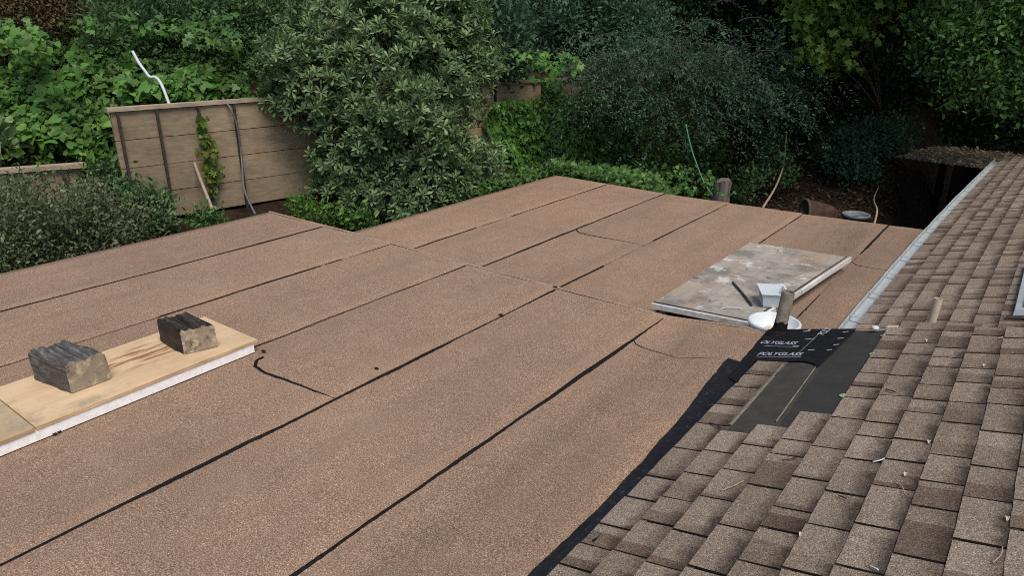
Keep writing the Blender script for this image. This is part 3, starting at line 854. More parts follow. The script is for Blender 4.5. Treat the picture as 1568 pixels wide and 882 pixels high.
def print_bar(pa, pb, w, parent, lift=0.0172):
    a_, b_ = onroof(*pa), onroof(*pb); bm = bmesh.new()
    d = Vector((b_[0] - a_[0], b_[1] - a_[1])).normalized() * w; nn = (-d.y, d.x)
    bm.faces.new([bm.verts.new(roofpt(*q, lift)) for q in (a_, b_, (b_[0] + nn[0], b_[1] + nn[1]), (a_[0] + nn[0], a_[1] + nn[1]))])
    bm_obj('printed_line', bm, M_PRINT, parent)
print_text('POLYGLASS', (1160, 548), (1228, 549), 0.050, 0.0175, sa)
print_text('OLYGLASS', (1164, 530), (1219, 532), 0.050, 0.0175, sa)
print_text('POLY', (1262, 517), (1276, 506), 0.045, 0.0175, sa)
print_bar((1159, 550.5), (1227, 551.5), 0.004, sa)
print_bar((1170, 534), (1222, 535.5), 0.004, sa)
for (a_, b_) in [((1230, 512), (1241, 511)), ((1233, 524), (1248, 523)), ((1215, 535), (1224, 534.5)), ((1238, 541), (1248, 540)), ((1267, 541), (1275, 540)),
                 ((1277, 533), (1286, 532)), ((1283, 523), (1293, 522)), ((1291, 513), (1300, 512)), ((1236, 512), (1243, 508))]:
    print_bar(a_, b_, 0.009, sa)
print_bar((1224, 545), (1258, 512), 0.002, sa)
# green plastic cap nails in the felt
for (x, y) in [(1338, 544), (1293, 608), (1354, 516)]:
    u, s = onroof(x, y); bm = bmesh.new()
    r_ = 0.022
    c0 = bm.verts.new(roofpt(u, s, 0.011))
    ring = [bm.verts.new(roofpt(u + r_ * math.cos(a_), s + r_ * math.sin(a_), 0.0085)) for a_ in np.linspace(0, 2 * math.pi, 13)[:-1]]
    for i in range(12): bm.faces.new((c0, ring[i], ring[(i + 1) % 12]))
    o = bm_obj('cap_nail', bm, M_CAP if x < 1350 else M_FELTEDGE, house)
    bm = bmesh.new(); tube(bm, [roofpt(u, s, .010), roofpt(u, s, .014)], .006, 8); bm_obj('nail_head', bm, M_METAL, o)

# gutter along the eave of the lower shingle slope
prof = [(-0.004, 0.030), (0.004, 0.036), (0.010, 0.030), (0.010, -0.012), (0.100, -0.016), (0.118, 0.022), (0.150, 0.030), (0.150, 0.026), (0.122, 0.016), (0.106, -0.026), (-0.002, -0.024), (-0.004, 0.026)]
bm = bmesh.new(); prev = None
for s in np.linspace(4.42, 13.75, 40):
    b = far_bend(s)
    base = roofpt(0.215 + b, s, 0.0, FDZ)
    wob = 0.006 * n3(s * 1.3, 8)
    cur = [bm.verts.new((base.x + q[0] + wob, s, base.z + q[1] - .012 + 0.004 * n3(s * 2, 5))) for q in prof]
    if prev:
        m_ = len(cur)
        for i in range(m_): bm.faces.new((prev[i], cur[i], cur[(i + 1) % m_], prev[(i + 1) % m_]))
    else: bm.faces.new(cur)
    prev = cur
bm.faces.new(prev[::-1])
gut = bm_obj('gutter', bm, M_METAL, house)
for s in np.arange(4.9, 13.5, 0.62):
    b = far_bend(s); base = roofpt(0.215 + b, s, 0, FDZ)
    bm = bmesh.new(); box(bm, base.x - .003, base.x + .125, s - .008, s + .008, base.z + .0225, base.z + .027); bm_obj('gutter_strap', bm, M_METAL, gut)

# vent pipe with tarred foot, and the small plain pipe on the lower slope
k = NT('pipe_beige', 0.6, .3); p = k.pos(); f = k.noise(p, 18, 6, .7)
k.color(k.ramp(f, [(0.3, (0.12, 0.105, 0.085)), (0.55, (0.24, 0.215, 0.175)), (0.75, (0.36, 0.33, 0.28))])); M_PIPE = k.m
M_PIPE2 = simple('pale_pvc_pipe', (0.46, 0.40, 0.31), .6, .3, .15, 15)
def vent_pipe(base, r_, hgt, tar, tilt):
    bm = bmesh.new(); top = base + Vector((tilt[0], tilt[1], hgt)); n = 20
    ax = (top - base).normalized(); a_ = ax.cross(Vector((0, 1, 0))).normalized(); b_ = ax.cross(a_)
    def ring(c, rr): return [bm.verts.new(c + (a_ * math.cos(2 * math.pi * i / n) + b_ * math.sin(2 * math.pi * i / n)) * rr) for i in range(n)]
    rr = [ring(base - ax * .03, r_), ring(top, r_), ring(top, r_ * .84), ring(top - ax * .16, r_ * .84)]
    for q0, q1 in zip(rr, rr[1:]):
        for i in range(n): bm.faces.new((q0[i], q0[(i + 1) % n], q1[(i + 1) % n], q1[i]))
    bm.faces.new(rr[-1])
    o = bm_obj('vent_pipe', bm, M_PIPE if tar else M_PIPE2, house, False)
    if tar:
        bm = bmesh.new(); prev = None
        for j, (zz, q) in enumerate([(-.01, 2.0), (.012, 1.55), (.03, 1.15), (.06, 1.05), (.085, 1.03), (.088, .98)]):
            cur = []
            for i in range(n):
                ang = 2 * math.pi * i / n
                kq = 1 + (.35 * n3(math.cos(ang) * 1.5, math.sin(ang) * 1.5, 3) if j < 2 else 0)
                dz_ = .02 * n3(math.cos(ang) * 1.2, math.sin(ang) * 1.2, 9) if j >= 3 else 0
                cur.append(bm.verts.new(base + ax * (zz + dz_) + (a_ * math.cos(ang) + b_ * math.sin(ang)) * r_ * q * kq))
            if prev:
                for i in range(n): bm.faces.new((prev[i], prev[(i + 1) % n], cur[(i + 1) % n], cur[i]))
            prev = cur
        bm_obj('tar_collar', bm, M_TAR, o)
    return o
u, s = onroof(1193, 513); vent_pipe(roofpt(u, s, 0.01), 0.039, 0.285, True, (0.018, 0.012))
u, s = onroof(1424, 503, FDZ); vent_pipe(roofpt(u, s, 0.005, FDZ), 0.026, 0.215, False, (0.012, 0.01))

# metal-framed skylight on the lower slope, cut by the picture's edge
(u0, s0), (u1, s1) = onroof(1549, 488, FDZ), onroof(1568, 408, FDZ)
sk = bmesh.new()
box_pts(sk, [roofpt(u0, s0, 0.0, FDZ), roofpt(u0 + 1.0, s0, 0.0, FDZ), roofpt(u0 + 1.0, s0 + 1.3, 0.0, FDZ), roofpt(u0, s0 + 1.3, 0.0, FDZ),
             roofpt(u0 + .02, s0 + .02, 0.055, FDZ), roofpt(u0 + .98, s0 + .02, .055, FDZ), roofpt(u0 + .98, s0 + 1.28, .055, FDZ), roofpt(u0 + .02, s0 + 1.28, .055, FDZ)])
sky_o = bm_obj('skylight', sk, M_METAL, house)
bm = bmesh.new()
box_pts(bm, [roofpt(u0 + a_, s0 + b_, l_, FDZ) for l_ in (.056, .072) for a_, b_ in ((.07, .07), (.93, .07), (.93, 1.23), (.07, 1.23))])
bm_obj('glass_pane', bm, simple('dark_glass', (.02, .025, .03), .12, .5, .1), sky_o)
bm = bmesh.new()
box_pts(bm, [roofpt(u0 + a_, s0 + b_, l_, FDZ) for l_ in (.014, .022) for a_, b_ in ((-.03, -.06), (1.05, -.06), (1.05, -.001), (-.03, -.001))])
bm_obj('apron_flashing', bm, M_DARKMETAL, sky_o)

# ------------------------------------------------------------------ plywood cover with white trim on the upper roof
ZB = 0.085
f0, f1, b1 = onz(0, 676, ZB), onz(394, 520, ZB), onz(313, 485, ZB)
fd = (f1 - f0); fd.z = 0; fd.normalize(); pd = (b1 - f1); pd.z = 0
cover = tag(empty('plywood_cover', (f1.x, f1.y, 0)), 'long fresh plywood cover with white edge carrying two charred blocks', 'plywood cover')
streaks(M_PLY, tuple(onz(205, 548, ZB)), fd, (0.42, 0.17, 0.3))
joint = onz(50, 652, ZB)
dj = (joint - f1).dot(fd)                  # negative: distance back along the front edge
def ply(d0, d1, dz=0.0):
    bm = bmesh.new(); n = 14; rows = []
    for i in range(n + 1):
        d = d0 + (d1 - d0) * i / n
        a_ = f1 + fd * d; c_ = a_ + pd * (1 + .006 * n3(d * 3, 7))
        w_ = 0.004 * n3(d * .9, 4)
        rows.append([bm.verts.new((q.x, q.y, ZB + w_ + zz + dz)) for q, zz in ((a_, 0), (c_, 0), (c_, -.017), (a_, -.017))])
    for a_, b_ in zip(rows, rows[1:]):
        for q in range(4):
            fc = bm.faces.new((a_[q], b_[q], b_[(q + 1) % 4], a_[(q + 1) % 4])); fc.material_index = 0 if q == 0 else 1
    for rr, fl in ((rows[0], 1), (rows[-1], 0)):
        fc = bm.faces.new(rr if not fl else rr[::-1]); fc.material_index = 1
    return bm_obj('plywood_sheet', bm, [M_PLY, M_PLYEDGE], cover)
ply(dj + 0.002, 0.0); ply(-3.2, dj - 0.003, -0.003)
bm = bmesh.new()
e0, e1 = f1 + fd * -3.2, f1 - fd * 0.025
inn = pd.normalized()
box_pts(bm, [(*(q.xy), zz) for zz in (.010, ZB - .0175) for q in (e0 + inn * .006, e1 + inn * .006, e1 + inn * .04, e0 + inn * .04)])
bm_obj('white_trim', bm, M_WHITE, cover)
bm = bmesh.new()
e0, e1 = f1 + fd * -3.2, f1 - fd * 0.02
box_pts(bm, [(*(q.xy), zz) for zz in (.008, ZB - .0175) for q in (e0 + inn * .0405, e1 + inn * .0405, e1 + pd * .94, e0 + pd * .94)])
bm_obj('curb', bm, simple('rusty_curb', (.16, .075, .04), .85, .2, .4, 20), cover)

def charred_block(label, left, front, right, ht, seed, group, cmat):
    zb = ZB + 0.004
    Lf, Fr, Rt = onz(*left, zb), onz(*front, zb), onz(*right, zb)
    Bk = Lf + Rt - Fr
    ctr = (Lf + Rt) / 2
    bm = bmesh.new()
    N_ = 22
    def P(a_, b_, c_):   # a: front->left, b: front->right, c: up
        q = Fr + (Lf - Fr) * a_ + (Rt - Fr) * b_
        return Vector((q.x, q.y, zb + c_ * ht))
    # section across b and c is a worn square; grain runs along a
    grid = {}
    def vert(i, j, k_):
        key = (i, j, k_)
        if key not in grid:
            a_, b_, c_ = i / N_, j / N_, k_ / N_
            q = P(a_, b_, c_)
            # knock the corners of the section off
            cb, cc = b_ - .5, c_ - .5
            m_ = abs(cb) + abs(cc)
            lim = .90 if cc > 0 and cb > 0 else .965
            if m_ > lim:
                sc_ = lim / m_
                q = P(a_, .5 + cb * sc_, .5 + cc * sc_ if cc > 0 else c_)
            top = 1.0 if k_ == N_ else 0
            amp = .006 if (i in (0,)) else .010
            v = Vector((n3(q.x * 11, q.y * 11, q.z * 11 + seed), n3(q.x * 11, q.y * 11 + 9, q.z * 11 + seed), 0)) * amp
            groove = n3(b_ * 9 + seed, a_ * 1.4, c_ * 6) - 0.8 * max(0, .12 - abs(n3(b_ * 5 + seed * 2, a_ * .9, 7))) / .12
            v.z = (groove * .016 + .014 * n3(a_ * 2.2, b_ * 2.2, seed) + .008 * n3(a_ * 7, b_ * 7, seed)) * top
            if k_ == 0: v = Vector((0, 0, 0))
            grid[key] = bm.verts.new(q + v)
        return grid[key]
    def quad(vs_, mi):
        try:
            fc = bm.faces.new(vs_); fc.material_index = mi; fc.smooth = False
        except ValueError: pass
    for i in range(N_):
        for j in range(N_):
            quad([vert(i, j, N_), vert(i + 1, j, N_), vert(i + 1, j + 1, N_), vert(i, j + 1, N_)], 0)
            quad([vert(i, j, 0), vert(i, j + 1, 0), vert(i + 1, j + 1, 0), vert(i + 1, j, 0)], 0)
            quad([vert(0, i, j), vert(0, i + 1, j), vert(0, i + 1, j + 1), vert(0, i, j + 1)], 1)       # sawn end towards the camera's right
            quad([vert(N_, i, j), vert(N_, i + 1, j), vert(N_, i + 1, j + 1), vert(N_, i, j + 1)], 1)
            quad([vert(i, 0, j), vert(i + 1, 0, j), vert(i + 1, 0, j + 1), vert(i, 0, j + 1)], 0)
            quad([vert(i, N_, j), vert(i + 1, N_, j), vert(i + 1, N_, j + 1), vert(i, N_, j + 1)], 0)
    return tag(bm_obj('charred_block', bm, [cmat, M_ENDGRAIN], None), label, 'wood block', group)
charred_block('larger charred wood block with grey top nearer the plywood joint', (53, 581), (109, 603), (170, 580), 0.160, 3, 'charred blocks weighing down the plywood', M_CHARG)
charred_block('smaller blackened wood block near the plywood tip', (246, 523), (281, 543), (333, 531), 0.145, 8, 'charred blocks weighing down the plywood', M_CHAR)

# ------------------------------------------------------------------ old plywood panel lying on the lower roof
ZP = -0.14
cA, cB, cC, cD = onz(1148, 371, ZP), onz(1301, 394, ZP), onz(1150, 494, ZP), onz(999, 464, ZP)
old = tag(empty('weathered_plywood', ((cA.x + cC.x) / 2, (cA.y + cC.y) / 2, LOW)), 'weathered grey plywood panel with white edge strip lying on the lower flat roof', 'plywood panel')
def quad_slab(name, q, z0, z1, mat, parent, n=12):
    bm = bmesh.new(); T, B = {}, {}
    for i in range(n + 1):
        for j in range(n + 1):
            a_ = q[0].lerp(q[1], i / n); b_ = q[3].lerp(q[2], i / n); c_ = a_.lerp(b_, j / n)
            w_ = .006 * n3(c_.x * 1.5, c_.y * 1.5, 2)
            e_ = .006 * n3(c_.x * 9, c_.y * 9, 5) if (i in (0, n) or j in (0, n)) else 0
            T[i, j] = bm.verts.new((c_.x + e_, c_.y, z1 + w_)); B[i, j] = bm.verts.new((c_.x + e_, c_.y, z0 + w_))
    for i in range(n):
        for j in range(n):
            bm.faces.new((T[i, j], T[i + 1, j], T[i + 1, j + 1], T[i, j + 1])); bm.faces.new((B[i, j], B[i, j + 1], B[i + 1, j + 1], B[i + 1, j]))
    for i in range(n):
        for a_, b_ in (((i, 0), (i + 1, 0)), ((i, n), (i + 1, n)), ((0, i), (0, i + 1)), ((n, i), (n, i + 1))):
            bm.faces.new((T[a_], T[b_], B[b_], B[a_]))
    return bm_obj(name, bm, mat, parent)
quad_slab('panel_board', (cA, cB, cC, cD), ZP - .018, ZP, M_OLDPLY, old)
def bar(name, a_, b_, w, z0, z1, mat, parent):
    d = (b_ - a_).normalized(); nn = Vector((d.y, -d.x, 0)) * w
    bm = bmesh.new(); box_pts(bm, [(*(q.xy), zz) for zz in (z0, z1) for q in (a_, b_, b_ + nn, a_ + nn)]); return bm_obj(name, bm, mat, parent)
M_DIRTYW = wood_mat('peeling_white_paint', [(.36, .36, .35), (.50, .51, .51), (.60, .62, .62)], 1, 2.0, None, .7, .2, [((.16, .14, .12), 7, .56, .66, .8)])
bar('edge_strip', cC, cB, 0.018, ZP - .036, ZP + .006, M_DIRTYW, old)
bar('edge_strip', cD, cC, 0.028, ZP - .035, ZP + .004, M_DIRTYW, old)
ins = lambda q: q.lerp((cA + cC) / 2, 0.14)
quad_slab('curb', (ins(cA), ins(cB), ins(cC), ins(cD)), LOW + .012, ZP - .020, M_DECK, old, 2)
# dark edge lines where the panel meets the strips
bar('edge_groove', cD.lerp(cA, .012), cC.lerp(cB, .012), .010, ZP + .004, ZP + .0065, M_DARKMETAL, old)
bar('edge_groove', cC.lerp(cD, .03), cB.lerp(cA, .03), .010, ZP + .004, ZP + .0065, M_DARKMETAL, old)

# white pail with its litter, square tub, stick, wire
pc = onz(1186, 492, -0.02)
def lathe(bm, c, prof_, n=32, sx=1, sy=1):
    prev = None
    for r_, z_ in prof_:
        cur = [bm.verts.new((c.x + r_ * sx * math.cos(2 * math.pi * i / n), c.y + r_ * sy * math.sin(2 * math.pi * i / n), z_)) for i in range(n)]
        if prev:
            for i in range(n): bm.faces.new((prev[i], prev[(i + 1) % n], cur[(i + 1) % n], cur[i]))
        prev = cur
    bm.faces.new(prev)
pail = tag(empty('pail', (pc.x, pc.y, LOW)), 'round translucent white pail standing behind the tarred vent pipe', 'pail')
bm = bmesh.new(); zf = LOW + .012
lathe(bm, pc, [(.02, zf), (.135, zf), (.158, -.045), (.170, -.045), (.172, -.022), (.162, -.016), (.153, -.022), (.140, -.12), (.02, -.125)])
bm_obj('shell', bm, M_TUB, pail, True)
bm = bmesh.new(); lathe(bm, pc, [(.138, -.123), (.139, -.112), (.02, -.105)]); bm_obj('contents', bm, simple('pale_mastic', (.52, .55, .58), .5, .4, .2, 30), pail)
bm = bmesh.new(); box(bm, pc.x - .05, pc.x + .03, pc.y - .02, pc.y + .03, -.100, -.070, .006); bm_obj('sponge', bm, simple('tan_sponge', (.52, .42, .28), .9, .1, .2, 60), pail)
bm = bmesh.new(); tube(bm, spline([pc + Vector((-.16, -.04, -.012)), pc + Vector((-.10, -.135, -.045)), pc + Vector((.03, -.172, -.055)), pc + Vector((.13, -.12, -.035)), pc + Vector((.165, -.03, -.012))], 5), .005, 6); bm_obj('bail_handle', bm, M_DARKMETAL, pail)

tb = onz(1181, 466, ZP)
tub = tag(empty('storage_tub', (tb.x, tb.y, ZP)), 'open square translucent tub with yellow label on the weathered panel', 'tub')
bm = bmesh.new(); ang = R(28)
def tp(x, y, z):
    return (tb.x + x * math.cos(ang) - y * math.sin(ang), tb.y + x * math.sin(ang) + y * math.cos(ang), ZP + .008 + z)
def ring4(hx, hy, z): return [bm.verts.new(tp(*q, z)) for q in ((-hx, -hy), (hx, -hy), (hx, hy), (-hx, hy))]
rings = [ring4(.075, .085, 0), ring4(.09, .105, .105), ring4(.102, .118, .107), ring4(.102, .118, .115), ring4(.088, .103, .115), ring4(.072, .082, .006)]
bm.faces.new(rings[0][::-1])
for a_, b_ in zip(rings, rings[1:]):
    for i in range(4): bm.faces.new((a_[i], a_[(i + 1) % 4], b_[(i + 1) % 4], b_[i]))
bm.faces.new(rings[-1])
bm_obj('shell', bm, M_TUB, tub)
bm = bmesh.new(); bm.faces.new([bm.verts.new(tp(*q)) for q in ((-.083, -.06, .03), (-.083, .05, .03), (-.0905, .05, .082), (-.0905, -.06, .082))]); bm_obj('label_patch', bm, simple('yellow_label', (.45, .38, .12), .6, .3, .4, 40), tub)

def rod(name, pts, r_, mat, label, cat, group=None, n=7):
    bm = bmesh.new(); P_ = spline(pts, 6); tube(bm, P_, list(r_ if hasattr(r_, '__len__') and len(r_) == len(P_) else np.linspace(r_[0], r_[1], len(P_)) if hasattr(r_, '__len__') else [r_] * len(P_)), n)
    return tag(bm_obj(name, bm, mat, None, True), label, cat, group)
rod('metal_rod', [onz(1122, 432, ZP + .012), onz(1138, 450, ZP + .012), onz(1151, 467, ZP + .012)], .008, M_DARKMETAL, 'thin dark rod lying on the weathered plywood panel', 'rod')
rod('wire_offcut', [onz(1103, 474, ZP + .008), onz(1112, 471, ZP + .01), onz(1136, 472, ZP + .008)], .004, M_PVC, 'short white wire lying on the weathered plywood panel', 'wire')

# litter on the shingles
litter = [((1337, 714), (1355, 708), .0026, M_PVC), ((1372, 741), (1386, 762), .0018, M_TWIG), ((1105, 758), (1140, 742), .002, M_TWIG),
          ((1333, 875), (1346, 881), .0028, M_PVC), ((1285, 766), (1297, 771), .0025, M_DARKMETAL), ((1357, 602), (1372, 606), .003, M_DARKMETAL), ((1198, 711), (1220, 707), .0025, M_DARKMETAL),
          ((1088, 653), (1105, 660), .004, M_DARKMETAL), ((1521, 870), (1536, 845), .0018, M_TWIG), ((1529, 523), (1535, 521), .003, M_PALE)]
litter_labels = ['short white stem lying mid-slope on the near shingles', 'thin curved dry stem below the white stem on the shingles', 'long thin dry stem on the shingles nearest the black tar strip',
                 'white stem at the bottom edge of the picture on the shingles', 'tiny dark twig left of the curved dry stem', 'small dark twig right of the green cap nails', 'dark twig on the shingles below the olive felt',
                 'stout dark twig at the lower corner of the olive felt', 'thin dry stem in the bottom corner of the shingles', 'tiny pale chip on the near shingles below the skylight']
for (a_, b_, r_, m_), lb in zip(litter, litter_labels):
    pa, pb = onroof(*a_), onroof(*b_)
    mid = ((pa[0] + pb[0]) / 2 + .008, (pa[1] + pb[1]) / 2 - .006)
    dark = m_ is M_DARKMETAL
    rod('twig', [roofpt(*pa, .018), roofpt(*mid, .021), roofpt(*pb, .017)], r_, m_, lb, 'twig',
        'dark twigs on the shingles' if dark else 'pale stems on the shingles', 5)
for (x, y, dz) in [(1388, 733, 0), (1424, 683, 0), (1508, 565, 0), (1228, 826, 0), (1544, 802, 0), (1420, 526, 0), (1545, 278, FDZ), (1522, 285, FDZ), (1515, 300, FDZ), (1536, 312, FDZ)]:
    u, s = onroof(x, y, dz); bm = bmesh.new()
    if dz: u += 0
    vv = [bm.verts.new(roofpt(u + .007 * math.cos(a_) * (1 + .3 * n3(a_, x)), s + .014 * math.sin(a_), .021 + .006 * math.cos(a_ * 2), dz)) for a_ in np.linspace(0, 5.4, 7)]
    c0 = bm.verts.new(roofpt(u, s, .024, dz))
    for i in range(7): bm.faces.new((c0, vv[i], vv[(i + 1) % 7]))
    tag(bm_obj('fallen_leaf', bm, M_PALE), 'small pale dry leaf on the shingles', 'leaf', 'pale dry leaves on the shingles')
# crumpled white scrap at the felt corner, tan shingle chip
u, s = onroof(1341, 509); c0 = roofpt(u, s, .03)
bm = bmesh.new(); bmesh.ops.create_icosphere(bm, subdivisions=2, radius=1)
for v in bm.verts:
    q = v.co.copy(); kx = 1 + .55 * n3(q.x * 2.3, q.y * 2.3, q.z * 2.3)
    v.co = c0 + Vector((q.x * .020 * kx, q.y * .024 * kx, q.z * .012 * kx))
bmesh.ops.create_icosphere(bm, subdivisions=1, radius=.001, matrix=Matrix.Translation(c0))
tag(bm_obj('paper_scrap', bm, M_PVC), 'crumpled white scrap at the top corner of the bare felt', 'scrap')
u, s = onroof(1366, 504); bm = bmesh.new()
box_pts(bm, [roofpt(u + a_, s + b_, l_) for l_ in (.012, .017) for a_, b_ in ((-.03, -.02), (.03, -.015), (.035, .02), (-.02, .02))])
tag(bm_obj('shingle_chip', bm, M_PALE), 'tan broken shingle chip beside the white scrap', 'chip')

# ------------------------------------------------------------------ boarded retaining wall
def wallpt(v, z, off=0.0):
    q = WA + wdir * v - wn_ * off
    return Vector((q.x, q.y, z))
def v_of(px, py):                         # where a sight line meets the wall plane
    r, fw = ray(px, py); o = Vector((0, 0, CAM_H))
    lam = (WA - o).dot(wn_) / r.dot(wn_); q = o + r * lam
    return (q - WA).dot(wdir), q.z
VL = WALL_L; VR = 9.2
wall = tag(empty('retaining_wall', wallpt(VL, -0.35)), 'long brown timber board retaining wall running behind the central shrub', 'retaining wall')
def wbox(v0, v1, z0, z1, o0, o1, name, mat, parent, jit=0.0):
    bm = bmesh.new()
    j = lambda: random.uniform(-jit, jit)
    box_pts(bm, [wallpt(v0, z0 + j(), o0), wallpt(v1, z0 + j(), o0), wallpt(v1, z0 + j(), o1), wallpt(v0, z0 + j(), o1),
                 wallpt(v0, z1 + j(), o0), wallpt(v1, z1 + j(), o0), wallpt(v1, z1 + j(), o1), wallpt(v0, z1 + j(), o1)])
    return bm_obj(name, bm, mat, parent)
posts = [v_of(190, 240)[0], v_of(251, 250)[0], v_of(309, 220)[0], v_of(360, 200)[0]]
gap = posts[3] - posts[2]
vv = posts[3]
while vv < VR - 2.5 * gap: vv += 2.5 * gap; posts.append(vv)
zs = np.linspace(-0.36, WTOP - 0.05, 5)
bays = [VL] + posts[1:] + [VR]
for b0, b1 in zip(bays[:-1:2], bays[2::2]):
    for z0, z1 in zip(zs, zs[1:]):
        wbox(b0 + .003, b1 - .003, z0 + .005, z1 - .005, random.uniform(-.012, -.004), .035 + random.uniform(0, .012), 'plank', M_RETWOOD, wall, .004)
for v_ in posts: wbox(v_ - .014, v_ + .014, -0.6, WTOP - .055, .05, .080, 'post', M_DARKMETAL, wall)
for a_, b_ in zip([VL - .03, VL + 2.6, VL + 5.4], [VL + 2.595, VL + 5.395, VR]):
    wbox(a_, b_, WTOP - .045, WTOP, -.05, .075, 'cap_rail', M_RAILWOOD, wall, .004)

# lower wall on the far side of the photo's left edge
q0, q1 = LW0, LW1
d2 = Vector((q1.x - q0.x, q1.y - q0.y, 0)); L2 = d2.length; d2.normalize(); n2 = Vector((d2.y, -d2.x, 0))
wall2 = tag(empty('low_retaining_wall', (q1.x, q1.y, q1.z - 1.0)), 'short timber retaining wall above the grey small-leaved bush', 'retaining wall')
def w2(v0, v1, z0, z1, o0, o1, name, mat):
    bm = bmesh.new(); box_pts(bm, [(*(q0 + d2 * v + n2 * o).xy, z) for z in (z0, z1) for v, o in ((v0, o0), (v1, o0), (v1, o1), (v0, o1))]); bm_obj(name, bm, mat, wall2)
for i in range(4): w2(0, L2, q1.z - .06 - .26 * (i + 1) + .008, q1.z - .06 - .26 * i, 0, .04 + .008 * (i % 2), 'plank', M_RETWOOD)
for v in (0.4, L2 * .5, L2 - .15): w2(v - .03, v + .03, q1.z - 1.15, q1.z - .055, .05, .09, 'post', M_DARKMETAL)
w2(-.1, L2 + .05, q1.z - .05, q1.z, -.05, .10, 'cap_rail', M_RAILWOOD)

# pipes, hoses, sticks along the wall
rod('conduit_pipe', [at(203, 78, 8.95), at(213, 96, 8.9), at(222, 108, 8.85), at(229, 117, 8.8), at(238, 118, 8.8), at(245, 125, 8.78), at(252, 140, 8.72), at(260, 162, 8.68)], .018, M_PVC, 'white bent conduit rising from the slope above the wall', 'conduit')
v1_, z1_ = v_of(345, 155); 
rod('drain_hose', [wallpt(v_of(343, 150)[0], WTOP + .02, -.05), wallpt(v_of(347, 165)[0], v_of(347, 165)[1], .12), wallpt(v_of(358, 195)[0], v_of(358, 195)[1], .12), wallpt(v_of(364, 245)[0], v_of(364, 245)[1], .13), at(374, 290, 8.6), at(391, 328, 8.2)], .013, M_HOSE, 'grey hose hanging down the face of the timber wall', 'hose')
rod('leaning_stick', [at(297, 248, 8.75), at(313, 290, 8.5), at(331, 334, 8.2)], [.018, .022], M_RAILWOOD, 'thin pale stick leaning against the timber wall', 'stick')
rod('garden_hose', [at(1050, 190, 11.6), at(1058, 225, 11.5), at(1068, 255, 11.4), at(1080, 283, 11.3), at(1098, 308, 11.1)], .012, M_GHOSE, 'thin green hose hanging from the drooping bush', 'hose')
rod('dead_branch', [at(1204, 205, 13), at(1200, 250, 12.6), at(1188, 285, 12.2), at(1168, 318, 11.6)], [.012, .022], M_TWIG, 'bare pale branch standing on the leaf-littered slope', 'branch')
rod('dead_branch', [at(1346, 285, 12.5), at(1338, 305, 12), at(1343, 322, 11.4), at(1338, 345, 11)], [.010, .018], M_TWIG, 'bare twisted branch beside the white planter tub', 'branch')

# weathered stump, clay pot, planter beyond the far roof edge
bm = bmesh.new()
b_ = at(1099, 318, 11.2); 
prev = None
for j, t in enumerate(np.linspace(0, 1, 9)):
    cur = []
    for i in range(14):
        a_ = 2 * math.pi * i / 14
        rr = .15 * (1.15 - .25 * t) * (1 + .22 * n3(math.cos(a_) * 2, math.sin(a_) * 2, t * 2))
        cur.append(bm.verts.new(b_ + Vector((rr * math.cos(a_) + .05 * t, rr * math.sin(a_), -.35 + .80 * t + (.12 * n3(math.cos(a_) * 1.3, math.sin(a_) * 1.3, 5) if j == 8 else 0)))))
    if prev:
        for i in range(14): bm.faces.new((prev[i], prev[(i + 1) % 14], cur[(i + 1) % 14], cur[i]))
    prev = cur
bm.faces.new(prev)
tag(bm_obj('tree_stump', bm, wood_mat('stump_wood', [(.06, .05, .045), (.13, .11, .10), (.22, .19, .17)], 2, 2.2, None, .9, .8)), 'weathered grey stump just beyond the far roof edge', 'stump')
pt = at(1250, 328, 10.6)
pot = tag(empty('clay_pot', (pt.x, pt.y, pt.z - .25)), 'rust-brown rounded pot lying on its side beyond the roof edge', 'pot')
axis = Vector((-.75, -.60, .12)).normalized(); s_ = axis.cross(Vector((0, 0, 1))).normalized(); t_ = axis.cross(s_)
def side_lathe(name, prof_, mat):
    bm = bmesh.new(); prev = None
    for r_, z_ in prof_:
        cur = [bm.verts.new(pt + axis * z_ + (s_ * math.cos(2 * math.pi * i / 28) + t_ * math.sin(2 * math.pi * i / 28)) * r_) for i in range(28)]
        if prev:
            for i in range(28): bm.faces.new((prev[i], prev[(i + 1) % 28], cur[(i + 1) % 28], cur[i]))
        prev = cur
    bm.faces.new(prev)
    return bm_obj(name, bm, mat, pot, True)
M_CLAY = simple('rusty_clay', (.050, .028, .020), .9, .2, .5, 9, .3)
side_lathe('body', [(.02, -.28), (.13, -.28), (.17, -.18), (.20, .0), (.21, .12), (.19, .20), (.17, .20), (.175, .1), (.12, -.2), (.01, -.22)], M_CLAY)
side_lathe('rim', [(.185, .185), (.222, .19), (.226, .215), (.205, .225), (.182, .22), (.180, .19)], simple('pale_rim', (.075, .058, .048), .8, .2, .25, 20))
pl = at(1310, 334, 10.6)
planter = tag(empty('planter_tub', (pl.x, pl.y, pl.z - .2)), 'pale grey round tub standing beyond the roof edge under the shrubs', 'tub')
bm = bmesh.new(); z_ = pl.z
lathe(bm, pl, [(.02, z_ - .22), (.15, z_ - .22), (.185, z_ + .02), (.20, z_ + .02), (.205, z_ + .07), (.19, z_ + .075), (.175, z_ + .03), (.14, z_ - .02), (.01, z_ - .02)])
bm_obj('shell', bm, simple('pale_plastic', (.13, .145, .165), .6, .3, .3, 20), planter, True)
bm = bmesh.new(); lathe(bm, pl, [(.172, z_ - .0), (.10, z_ + .015), (.01, z_ + .01)]); bm_obj('soil', bm, M_SOIL, planter)

